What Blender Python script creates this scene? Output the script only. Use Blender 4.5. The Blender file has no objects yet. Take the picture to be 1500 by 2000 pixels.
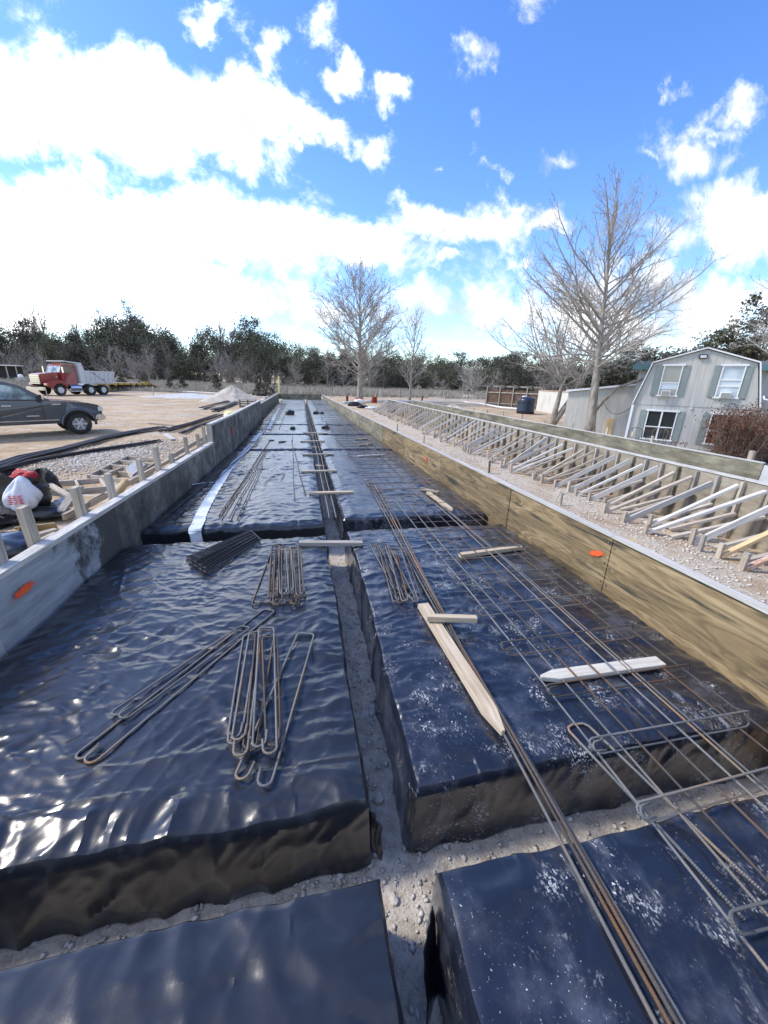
import bpy, bmesh, math, random
import numpy as np
from math import radians, sin, cos, pi
random.seed(7)
sc = bpy.context.scene
COL = sc.collection

# ------------------------------------------------------------------ camera
F = 751.0                                   # focal length in photo pixels (1500 x 2000)
CX, CY, EYE = 750.0, 1000.0, 1.65
def _basis(vy=(586, 742), slope=.031):
    a = np.array([vy[0]-CX, vy[1]-CY, F]); a /= np.linalg.norm(a)
    n = np.cross(a, np.array([1, slope, 0.])); n /= np.linalg.norm(n)
    if n[1] > 0: n = -n
    x = np.cross(a, n)
    if x[0] < 0: x = -x
    return np.array([x, a, n])
RM = _basis()
def ray(px, py): return RM @ np.array([px-CX, py-CY, F])
def W(px, py, z=0.):                        # point of the horizontal plane z seen at a photo pixel
    w = ray(px, py); t = (z-EYE)/w[2]
    return np.array([w[0]*t, w[1]*t, z])
def Dp(px, py, depth):                      # point at a camera depth
    w = ray(px, py)/F
    return np.array([0, 0, EYE]) + w*depth
cam = bpy.data.cameras.new('camera'); camo = bpy.data.objects.new('camera', cam); COL.objects.link(camo)
from mathutils import Matrix, Vector
m = Matrix.Identity(4)
for i in range(3):
    m[i][0] = RM[i][0]; m[i][1] = -RM[i][1]; m[i][2] = -RM[i][2]
m[2][3] = EYE
camo.matrix_world = m
cam.sensor_fit = 'VERTICAL'; cam.sensor_height = 36; cam.lens = F/2000*36
cam.clip_start = .05; cam.clip_end = 3000
sc.camera = camo

# ------------------------------------------------------------------ light
SUN_AZ = radians(-72)              # compass angle from +Y, towards +X
SUN_EL = radians(46)
sd = Vector((sin(SUN_AZ)*cos(SUN_EL), cos(SUN_AZ)*cos(SUN_EL), sin(SUN_EL)))
sun = bpy.data.lights.new('sun', 'SUN'); sun.energy = 2.3; sun.angle = radians(10); sun.color = (1, .93, .82)
suno = bpy.data.objects.new('sun', sun); COL.objects.link(suno)
suno.rotation_euler = sd.to_track_quat('Z', 'Y').to_euler()
sc.view_settings.view_transform = 'Standard'; sc.view_settings.look = 'None'
sc.view_settings.exposure = .86; sc.view_settings.gamma = 1

wd = bpy.data.worlds.new('World'); sc.world = wd; wd.use_nodes = True
nt = wd.node_tree; N = nt.nodes; L = nt.links
for n in list(N): N.remove(n)
def wn(t, **k):
    n = N.new(t)
    for a, b in k.items(): setattr(n, a, b)
    return n
def wm(op, a, b=None, c=None):
    n = wn('ShaderNodeMath', operation=op)
    for i, v in enumerate((a, b, c)):
        if v is None: continue
        if isinstance(v, (int, float)): n.inputs[i].default_value = v
        else: L.new(v, n.inputs[i])
    return n.outputs[0]
sky = wn('ShaderNodeTexSky', sky_type='NISHITA'); sky.sun_disc = False
sky.sun_elevation = SUN_EL; sky.sun_rotation = SUN_AZ; sky.altitude = 300; sky.air_density = 1.0; sky.dust_density = .25; sky.ozone_density = 2.2
hs = wn('ShaderNodeHueSaturation'); hs.inputs['Saturation'].default_value = 1.25; hs.inputs['Value'].default_value = 1.32; hs.inputs['Hue'].default_value = .512
L.new(sky.outputs[0], hs.inputs['Color'])
tc = wn('ShaderNodeTexCoord'); sx = wn('ShaderNodeSeparateXYZ'); L.new(tc.outputs['Generated'], sx.inputs[0])
yy = wm('MAXIMUM', wm('ABSOLUTE', sx.outputs[1]), .08)
U0 = wm('DIVIDE', sx.outputs[0], yy); V0 = wm('DIVIDE', sx.outputs[2], yy)
def wnoise(scale, detail, rough, vec, dist=0.):
    n = wn('ShaderNodeTexNoise'); n.inputs['Scale'].default_value = scale; n.inputs['Detail'].default_value = detail
    n.inputs['Roughness'].default_value = rough; n.inputs['Distortion'].default_value = dist; L.new(vec, n.inputs['Vector']); return n
cu = wn('ShaderNodeCombineXYZ'); L.new(U0, cu.inputs[0]); L.new(V0, cu.inputs[1])
wsep = wn('ShaderNodeSeparateXYZ'); L.new(wnoise(8., 6, .62, cu.outputs[0]).outputs['Color'], wsep.inputs[0])
U = wm('ADD', U0, wm('MULTIPLY', wm('SUBTRACT', wsep.outputs[0], .5), .20)); V = wm('ADD', V0, wm('MULTIPLY', wm('SUBTRACT', wsep.outputs[1], .5), .20))
def uv_of(px, py):
    w = ray(px, py); return w[0]/w[1], w[2]/w[1]
BLOBS = [(90,190,330,138,1),(380,215,225,98,1),(560,252,150,48,.9),(390,25,75,50,.5),(470,70,50,45,.1),(530,120,42,66,.35),(635,45,55,50,.2),
 (662,142,56,52,.6),(772,172,52,42,.55),(740,275,50,48,.15),(120,445,430,100,1),(440,450,320,96,1),(650,460,200,60,1),(840,447,88,46,.85),
 (965,440,105,48,.9),(1060,437,60,30,.7),(300,560,380,62,1),(90,620,300,40,.8),(600,615,330,42,.7),(922,100,40,55,.25),(930,292,42,20,.1),(960,344,42,20,.15),(942,240,20,32,.1),
 (1075,322,52,28,.15),(1352,300,85,66,.5),(1440,205,95,40,.3),(1400,240,70,36,.3),(1310,178,36,22,.05),(1275,312,60,20,.1),(1490,450,190,80,1),(1330,575,300,62,.7),
 (1010,492,60,20,.45),(868,520,40,16,.5),(1020,5,55,35,.4),(25,0,40,25,.3),(1150,620,420,62,.9),(832,300,25,20,.25)]
S = None
for (px, py, rx, ry, st) in BLOBS:
    u0, v0 = uv_of(px, py)
    ua, va = uv_of(px+rx, py); ub, vb = uv_of(px, py-ry)
    ru = math.hypot(ua-u0, va-v0); rv = math.hypot(ub-u0, vb-v0)
    du = wm('MULTIPLY', wm('SUBTRACT', U, u0), 1/ru); dv = wm('MULTIPLY', wm('SUBTRACT', V, v0), 1/rv)
    d = wm('SQRT', wm('ADD', wm('MULTIPLY', du, du), wm('MULTIPLY', dv, dv)))
    b = wm('MULTIPLY', wm('SUBTRACT', 1.0, d), .50+.5*st)
    b = wm('ADD', b, -.34*(1-st))
    S = b if S is None else wm('MAXIMUM', S, b)
n1 = wnoise(7.5, 10, .66, cu.outputs[0], .35).outputs[0]
n2 = wnoise(2.3, 4, .5, cu.outputs[0]).outputs[0]
back = wm('SUBTRACT', wm('MULTIPLY', wnoise(1.6, 6, .55, tc.outputs['Generated']).outputs[0], 2.2), 1.05)   # scattered cloud everywhere else
front = wm('GREATER_THAN', sx.outputs[1], .12)
S = wm('MAXIMUM', S, -1.5)
Sf = wm('ADD', wm('MULTIPLY', S, front), wm('MULTIPLY', back, wm('SUBTRACT', 1.0, front)))
tot = wm('ADD', Sf, wm('MULTIPLY', wm('SUBTRACT', n1, .5), 2.3))
mr = wn('ShaderNodeMapRange', interpolation_type='SMOOTHSTEP'); L.new(tot, mr.inputs[0])
mr.inputs[1].default_value = -.22; mr.inputs[2].default_value = .72
mg = wn('ShaderNodeMapRange', interpolation_type='SMOOTHSTEP')
L.new(wm('ADD', wm('MULTIPLY', n1, .5), n2), mg.inputs[0])
mg.inputs[1].default_value = .56; mg.inputs[2].default_value = .80
mg.inputs[3].default_value = 0; mg.inputs[4].default_value = 1
cc = wn('ShaderNodeMix', data_type='RGBA'); L.new(mg.outputs[0], cc.inputs['Factor'])
cc.inputs['A'].default_value = (2.3, 2.6, 3.1, 1); cc.inputs['B'].default_value = (6.4, 6.5, 6.65, 1)
dt_ = wn('ShaderNodeVectorMath', operation='DOT_PRODUCT'); L.new(tc.outputs['Generated'], dt_.inputs[0]); dt_.inputs[1].default_value = tuple(sd)
glow = wn('ShaderNodeMapRange', interpolation_type='SMOOTHSTEP'); L.new(dt_.outputs['Value'], glow.inputs[0])      # clouds near the sun are brighter
glow.inputs[1].default_value = .05; glow.inputs[2].default_value = .90; glow.inputs[3].default_value = 1.; glow.inputs[4].default_value = 2.4
cs = wn('ShaderNodeVectorMath', operation='SCALE'); L.new(cc.outputs['Result'], cs.inputs[0]); L.new(glow.outputs[0], cs.inputs['Scale'])
mx = wn('ShaderNodeMix', data_type='RGBA'); L.new(mr.outputs[0], mx.inputs['Factor']); L.new(hs.outputs[0], mx.inputs['A']); L.new(cs.outputs[0], mx.inputs['B'])
up = wm('GREATER_THAN', sx.outputs[2], -.02)
bg = wn('ShaderNodeBackground'); bg.inputs['Strength'].default_value = .13
L.new(mx.outputs['Result'], bg.inputs['Color'])
ow = wn('ShaderNodeOutputWorld'); L.new(bg.outputs[0], ow.inputs[0])

# ------------------------------------------------------------------ noise (numpy)
_rng = np.random.RandomState(3); _P = _rng.permutation(512); _P = np.concatenate([_P, _P, _P]); _G = _rng.rand(512)*2*pi
def perlin(x, y, seed=0):
    xi = np.floor(x).astype(int); yi = np.floor(y).astype(int); xf = x-xi; yf = y-yi
    u = xf**3*(xf*(xf*6-15)+10); v = yf**3*(yf*(yf*6-15)+10)
    def g(ix, iy, dx, dy):
        a = _G[_P[(_P[(ix+seed*17) & 511]+iy) & 511]]
        return np.cos(a)*dx+np.sin(a)*dy
    a = g(xi, yi, xf, yf); b = g(xi+1, yi, xf-1, yf); c = g(xi, yi+1, xf, yf-1); d = g(xi+1, yi+1, xf-1, yf-1)
    return (a+u*(b-a))+v*((c+u*(d-c))-(a+u*(b-a)))
def fbm(x, y, oct=4, seed=0):
    s = 0; am = 1.
    for o in range(oct):
        s = s+am*perlin(x*2**o, y*2**o, seed+o); am *= .5
    return s
def ridge(x, y, seed=0): return np.clip(1-np.abs(perlin(x, y, seed))*3.2, 0, 1)
def sstep(a, b, x):
    t = np.clip((x-a)/(b-a), 0, 1); return t*t*(3-2*t)

# ------------------------------------------------------------------ materials
MATS = {}
def mat(name, base, rough=.8, metal=0., spec=.5, ramp=None, scale=5., detail=6., nrough=.6, dist=0., stretch=(1, 1, 1), coord='Object',
        bump=0., bscale=None, bdist=.01, rnd=0., layers=(), rvar=0., coat=0., trans=0.):
    """ramp: list of (pos, colour) driven by noise; layers: extra (colour, scale, lo, hi, stretch, roughness) noise masks."""
    if name in MATS: return MATS[name]
    M = bpy.data.materials.new(name); M.use_nodes = True; t = M.node_tree; n = t.nodes; l = t.links
    p = n['Principled BSDF']; p.inputs['Roughness'].default_value = rough; p.inputs['Metallic'].default_value = metal
    p.inputs['Specular IOR Level'].default_value = spec; p.inputs['Base Color'].default_value = (*base, 1)
    p.inputs['Coat Weight'].default_value = coat; p.inputs['Coat Roughness'].default_value = .06 if coat > .4 else .2
    if 0 < coat <= .4: p.inputs['Coat IOR'].default_value = 1.28; p.inputs['Coat Weight'].default_value = 1.
    tcn = n.new('ShaderNodeTexCoord')
    def noise(scale, stretch, detail=6., rough=.6, dist=0.):
        mp = n.new('ShaderNodeMapping'); l.new(tcn.outputs[coord], mp.inputs[0]); mp.inputs['Scale'].default_value = stretch
        k = n.new('ShaderNodeTexNoise'); k.inputs['Scale'].default_value = scale; k.inputs['Detail'].default_value = detail
        k.inputs['Roughness'].default_value = rough; k.inputs['Distortion'].default_value = dist; l.new(mp.outputs[0], k.inputs['Vector'])
        return k.outputs[0]
    cur = None; curR = None
    if ramp:
        f = noise(scale, stretch, detail, nrough, dist)
        r = n.new('ShaderNodeValToRGB'); l.new(f, r.inputs[0])
        e = r.color_ramp.elements
        while len(e) < len(ramp): e.new(.5)
        for i, (pos, c) in enumerate(ramp): e[i].position = pos; e[i].color = (*c, 1)
        cur = r.outputs[0]
    for lay in layers:
        (c, scl, lo, hi, st, rg) = lay[:6]; f = noise(scl, st, 7., .65)
        g = n.new('ShaderNodeMapRange'); g.interpolation_type = 'SMOOTHSTEP'; l.new(f, g.inputs[0]); g.inputs[1].default_value = lo; g.inputs[2].default_value = hi
        if len(lay) > 6:
            f2 = noise(lay[6][0], (1, 1, 1), 4., .6); g2 = n.new('ShaderNodeMapRange'); g2.interpolation_type = 'SMOOTHSTEP'; l.new(f2, g2.inputs[0]); g2.inputs[1].default_value = lay[6][1]; g2.inputs[2].default_value = lay[6][2]
            mm_ = n.new('ShaderNodeMath'); mm_.operation = 'MULTIPLY'; l.new(g.outputs[0], mm_.inputs[0]); l.new(g2.outputs[0], mm_.inputs[1]); g = mm_
        q = n.new('ShaderNodeMix'); q.data_type = 'RGBA'; l.new(g.outputs[0], q.inputs['Factor'])
        if cur is None: q.inputs['A'].default_value = (*base, 1)
        else: l.new(cur, q.inputs['A'])
        q.inputs['B'].default_value = (*c, 1); cur = q.outputs['Result']
        if rg is not None:
            h = n.new('ShaderNodeMix'); h.data_type = 'FLOAT'; l.new(g.outputs[0], h.inputs['Factor'])
            if curR is None: h.inputs['A'].default_value = rough
            else: l.new(curR, h.inputs['A'])
            h.inputs['B'].default_value = rg; curR = h.outputs['Result']
    if rnd:
        oi = n.new('ShaderNodeObjectInfo'); mm = n.new('ShaderNodeMapRange'); l.new(oi.outputs['Random'], mm.inputs[0])
        mm.inputs[3].default_value = 1-rnd; mm.inputs[4].default_value = 1+rnd
        hv = n.new('ShaderNodeHueSaturation'); l.new(mm.outputs[0], hv.inputs['Value'])
        if cur is None: hv.inputs['Color'].default_value = (*base, 1)
        else: l.new(cur, hv.inputs['Color'])
        cur = hv.outputs[0]
    if rvar:
        f = noise(7., (1, 1, 1)); g = n.new('ShaderNodeMapRange'); l.new(f, g.inputs[0]); g.inputs[1].default_value = .3; g.inputs[2].default_value = .7
        g.inputs[3].default_value = rough-rvar; g.inputs[4].default_value = rough+rvar
        if curR is None: curR = g.outputs[0]
    if cur is not None: l.new(cur, p.inputs['Base Color'])
    if curR is not None: l.new(curR, p.inputs['Roughness'])
    if bump:
        f = noise(bscale or scale*4, stretch, 6., .65)
        b = n.new('ShaderNodeBump'); b.inputs['Strength'].default_value = bump; b.inputs['Distance'].default_value = bdist
        l.new(f, b.inputs['Height']); l.new(b.outputs[0], p.inputs['Normal'])
    MATS[name] = M; return M

plastic = mat('black_sheeting', (.017, .0185, .023), .29, rvar=.06, bump=.10, bscale=60, bdist=.004, spec=.5, coat=.4,
    layers=[((.12, .13, .15), 2.6, .62, .88, (1, 1, 1), .5), ((.5, .5, .5), 75., .66, .70, (1, 1, 1), .9, (2.2, .62, .70))])
plastic_dusty = mat('dusty_black_sheeting', (.011, .0135, .023), .28, rvar=.07, bump=.14, bscale=50, bdist=.004, spec=.5, coat=.4,
    layers=[((.10, .115, .15), 3.2, .48, .85, (1, 1, 1), .45), ((.56, .555, .53), 85., .50, .62, (1.2, .75, 1), .9, (4.5, .53, .71)), ((.62, .61, .585), 60., .60, .67, (1.2, .7, 1), .9, (2.2, .50, .66)), ((.22, .225, .23), 9., .52, .74, (2.2, .5, 1), .6, (1.1, .48, .66)), ((.6, .6, .58), 120., .64, .69, (1, .8, 1), .9, (1.6, .40, .6))])
form_l = mat('grey_stained_plywood', (.3, .31, .32), .85, ramp=[(.3, (.04, .039, .033)), (.46, (.105, .10, .086)), (.57, (.19, .183, .16)), (.70, (.34, .33, .30))], scale=2.6, stretch=(1, .9, 1.0), detail=9, nrough=.7, bump=.3, bscale=26)
form_pale = mat('pale_grey_plywood', (.33, .36, .4), .85, ramp=[(.3, (.19, .205, .22)), (.5, (.31, .325, .345)), (.68, (.40, .415, .44))], scale=5, stretch=(1, .35, 2), detail=9, nrough=.7, bump=.25, bscale=30,
    layers=[((.62, .30, .16), 2.6, .60, .72, (1, 1.6, 1.2), None), ])
form_r = mat('brown_grained_plywood', (.3, .22, .12), .8, ramp=[(.28, (.075, .052, .024)), (.40, (.22, .155, .075)), (.45, (.13, .09, .042)), (.53, (.31, .225, .115)), (.58, (.175, .122, .06)), (.66, (.335, .25, .132)), (.76, (.39, .30, .17))],
    scale=2.1, stretch=(1, .32, 2.6), detail=5, nrough=.55, dist=1.3, bump=.25, bscale=20, rnd=.14, layers=[((.04, .036, .024), 6., .52, .66, (1, .18, 2.6), None), ((.55, .5, .42), 7., .70, .80, (1, .8, 1), None), ((.07, .055, .03), 1.6, .62, .80, (1, .6, 2), None)])
form_o = mat('olive_weathered_plywood', (.3, .26, .17), .85, ramp=[(.3, (.07, .065, .045)), (.5, (.19, .17, .115)), (.66, (.33, .295, .205))], scale=3, stretch=(1, .4, 1.6), detail=8, nrough=.7, bump=.2, rnd=.1)
lumber = mat('weathered_lumber', (.45, .4, .33), .85, ramp=[(.3, (.25, .205, .15)), (.5, (.42, .355, .275)), (.7, (.55, .49, .405))], scale=3, stretch=(1, 14, 14), coord='UV', detail=7, bump=.3, bscale=5, rnd=.22,
    layers=[((.17, .13, .09), 9., .70, .78, (1, 2.5, 2.5), None)])
lumber_old = mat('grey_lumber', (.4, .38, .35), .85, ramp=[(.3, (.21, .185, .155)), (.5, (.38, .345, .295)), (.7, (.51, .47, .41))], scale=3, stretch=(1, 14, 14), coord='UV', detail=7, bump=.3, bscale=5, rnd=.22)
lumber_tan = mat('tan_lumber', (.5, .4, .28), .8, ramp=[(.3, (.34, .255, .165)), (.5, (.50, .40, .275)), (.7, (.60, .505, .375))], scale=3, stretch=(1, 12, 12), coord='UV', detail=7, bump=.3, bscale=5, layers=[((.26, .19, .12), 5., .64, .74, (1, 3, 3), None)])
lumber_cream = mat('cream_lumber', (.5, .46, .38), .8, ramp=[(.3, (.38, .34, .275)), (.5, (.54, .50, .425)), (.7, (.63, .60, .53))], scale=3, stretch=(1, 10, 10), coord='UV', detail=7, bump=.3, bscale=5)
lumber_pale = mat('bleached_lumber', (.5, .47, .42), .85, ramp=[(.3, (.33, .305, .27)), (.5, (.50, .47, .425)), (.7, (.62, .60, .56))], scale=3, stretch=(1, 14, 14), coord='UV', detail=7, bump=.3, bscale=5, rnd=.2)
lumber_new = mat('yellow_lumber', (.6, .43, .22), .7, ramp=[(.3, (.5, .34, .16)), (.6, (.66, .48, .26))], scale=3, stretch=(1, 12, 12), coord='UV')
lumber_red = mat('red_stained_lumber', (.4, .22, .14), .8, ramp=[(.35, (.28, .13, .08)), (.5, (.42, .25, .17)), (.62, (.6, .52, .46))], scale=6, stretch=(1, 4, 4), coord='UV')
capwood = mat('whitewashed_board', (.66, .64, .6), .85, ramp=[(.3, (.33, .30, .265)), (.48, (.48, .46, .425)), (.7, (.63, .615, .59))], scale=4, stretch=(1, 8, 8), coord='UV', detail=8, bump=.3, bscale=8)
orange = mat('orange_spray_paint', (.85, .10, .02), .75, layers=[((.75, .2, .06), 22., .55, .7, (1, 1, 1), None)])
def _spray(M):
    t = M.node_tree; n = t.nodes; l = t.links; p = n['Principled BSDF']; a = n.new('ShaderNodeTexCoord'); x = n.new('ShaderNodeSeparateXYZ'); l.new(a.outputs['UV'], x.inputs[0])
    k = n.new('ShaderNodeTexNoise'); k.inputs['Scale'].default_value = 28; k.inputs['Detail'].default_value = 8; k.inputs['Roughness'].default_value = .75; l.new(a.outputs['Object'], k.inputs['Vector'])
    m1 = n.new('ShaderNodeMath'); m1.operation = 'MULTIPLY_ADD'; l.new(k.outputs[0], m1.inputs[0]); m1.inputs[1].default_value = 1.3; l.new(x.outputs[0], m1.inputs[2])
    g = n.new('ShaderNodeMapRange'); g.interpolation_type = 'SMOOTHSTEP'; l.new(m1.outputs[0], g.inputs[0]); g.inputs[1].default_value = 1.12; g.inputs[2].default_value = 1.5; g.inputs[3].default_value = 1; g.inputs[4].default_value = 0
    l.new(g.outputs[0], p.inputs['Alpha'])
_spray(orange)
steel = mat('weathered_rebar', (.2, .17, .15), .55, metal=.55, ramp=[(.3, (.06, .055, .055)), (.48, (.12, .105, .095)), (.60, (.19, .11, .06)), (.75, (.33, .15, .055))], scale=2.2, stretch=(1, 1, 1), coord='UV', detail=5, bump=.5, bscale=60, rnd=.2)
steel_grey = mat('grey_rebar', (.3, .3, .29), .55, metal=.35, ramp=[(.3, (.10, .105, .11)), (.5, (.19, .19, .185)), (.62, (.27, .195, .125)), (.75, (.38, .18, .065))], scale=1.6, coord='UV', detail=5, bump=.5, bscale=60, rnd=.2)
steel_dark = mat('black_steel', (.045, .043, .045), .5, metal=.5, rnd=.3)
def ribs(M):
    t = M.node_tree; n = t.nodes; l = t.links; p = n['Principled BSDF']; a = n.new('ShaderNodeTexCoord')
    w = n.new('ShaderNodeTexWave'); w.inputs['Scale'].default_value = 40; w.inputs['Distortion'].default_value = .6; l.new(a.outputs['UV'], w.inputs['Vector'])
    b = n.new('ShaderNodeBump'); b.inputs['Strength'].default_value = .5; b.inputs['Distance'].default_value = .003; l.new(w.outputs['Fac'], b.inputs['Height'])
    if p.inputs['Normal'].links: l.new(p.inputs['Normal'].links[0].from_socket, b.inputs['Normal'])
    l.new(b.outputs[0], p.inputs['Normal'])
for q in (steel, steel_grey): ribs(q)
tape = mat('white_seam_tape', (.62, .68, .72), .35, ramp=[(.35, (.5, .56, .6)), (.6, (.74, .8, .84))], scale=9, bump=.4, bscale=30)
scrapm = mat('black_scrap', (.012, .012, .014), .4)
dirt = mat('tan_dirt', (.4, .3, .2), .95, ramp=[(.3, (.29, .20, .11)), (.47, (.40, .29, .175)), (.58, (.48, .365, .235)), (.75, (.54, .44, .31))], scale=.55, stretch=(1, 1.8, 1), detail=12, nrough=.68, bump=.7, bscale=6, bdist=.06,
    layers=[((.44, .40, .335), .22, .52, .70, (1, 1.5, 1), None), ((.27, .19, .12), 1.6, .60, .72, (.5, 1.8, 1), None), ((.30, .20, .115), 4.5, .50, .70, (1, 1, 1), None), ((.56, .53, .48), .9, .56, .70, (1, 2.5, 1), None), ((.66, .64, .6), 14., .64, .70, (1, 1, 1), None)])
gravel = mat('pale_gravel', (.5, .46, .4), .95, ramp=[(.3, (.26, .205, .145)), (.48, (.45, .38, .29)), (.62, (.58, .52, .43)), (.78, (.74, .70, .63))], scale=22, detail=9, nrough=.75, bump=.9, bscale=34, bdist=.03,
    layers=[((.36, .255, .16), .9, .50, .66, (1, .6, 1), None)])
bedm = mat('trench_base', (.36, .33, .3), .95, ramp=[(.3, (.28, .235, .185)), (.48, (.46, .405, .335)), (.6, (.57, .52, .445)), (.75, (.70, .66, .60))], scale=16, detail=12, nrough=.75, bump=.8, bscale=45, bdist=.02,
    layers=[((.30, .235, .175), 1.7, .54, .70, (1, .7, 1), None)])
stonem = mat('pale_stone', (.5, .48, .44), .9, ramp=[(.3, (.34, .31, .275)), (.7, (.66, .64, .6))], scale=12, bump=.5, bscale=40)
chipm = mat('limestone_chip', (.62, .585, .53), .95, ramp=[(.32, (.40, .335, .26)), (.55, (.62, .575, .50)), (.75, (.77, .745, .69))], scale=30)
grassm = mat('dry_grass_blades', (.4, .35, .27), .95, ramp=[(.3, (.27, .235, .18)), (.5, (.40, .355, .285)), (.7, (.52, .475, .395))], scale=.5, detail=6)
fieldm = mat('dry_field_soil', (.34, .30, .23), .95, ramp=[(.3, (.25, .22, .165)), (.6, (.38, .34, .27))], scale=1, detail=8)
bark = mat('pale_bark', (.33, .28, .22), .95, ramp=[(.32, (.16, .135, .105)), (.5, (.31, .27, .22)), (.7, (.47, .43, .37))], scale=7, stretch=(1, 1, .35), detail=8, bump=.7, bscale=26, bdist=.02)
twigm = mat('grey_twigs', (.36, .34, .31), .95, ramp=[(.3, (.22, .195, .17)), (.7, (.43, .395, .35))], scale=2)
twigd = mat('dark_twigs', (.18, .155, .13), .95, rnd=.3, ramp=[(.3, (.17, .15, .13)), (.7, (.32, .29, .255))], scale=1.2)
barkd = mat('dark_bark', (.14, .12, .10), .95, ramp=[(.3, (.08, .07, .055)), (.7, (.21, .18, .15))], scale=6, bump=.6)
def leafmat(name, a, b, c):
    return mat(name, b, .75, spec=.25, rnd=.28, ramp=[(.30, a), (.5, b), (.72, c)], scale=.9, detail=6, nrough=.7)
leaf_d = leafmat('juniper_foliage', (.068, .066, .050), (.108, .104, .080), (.155, .15, .118))
leaf_o = leafmat('oak_foliage', (.06, .064, .042), (.11, .112, .072), (.17, .172, .115))
leaf_r = mat('russet_leaves', (.14, .055, .03), .8, ramp=[(.3, (.09, .035, .02)), (.6, (.17, .07, .035)), (.75, (.24, .12, .06))], scale=3)

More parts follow.
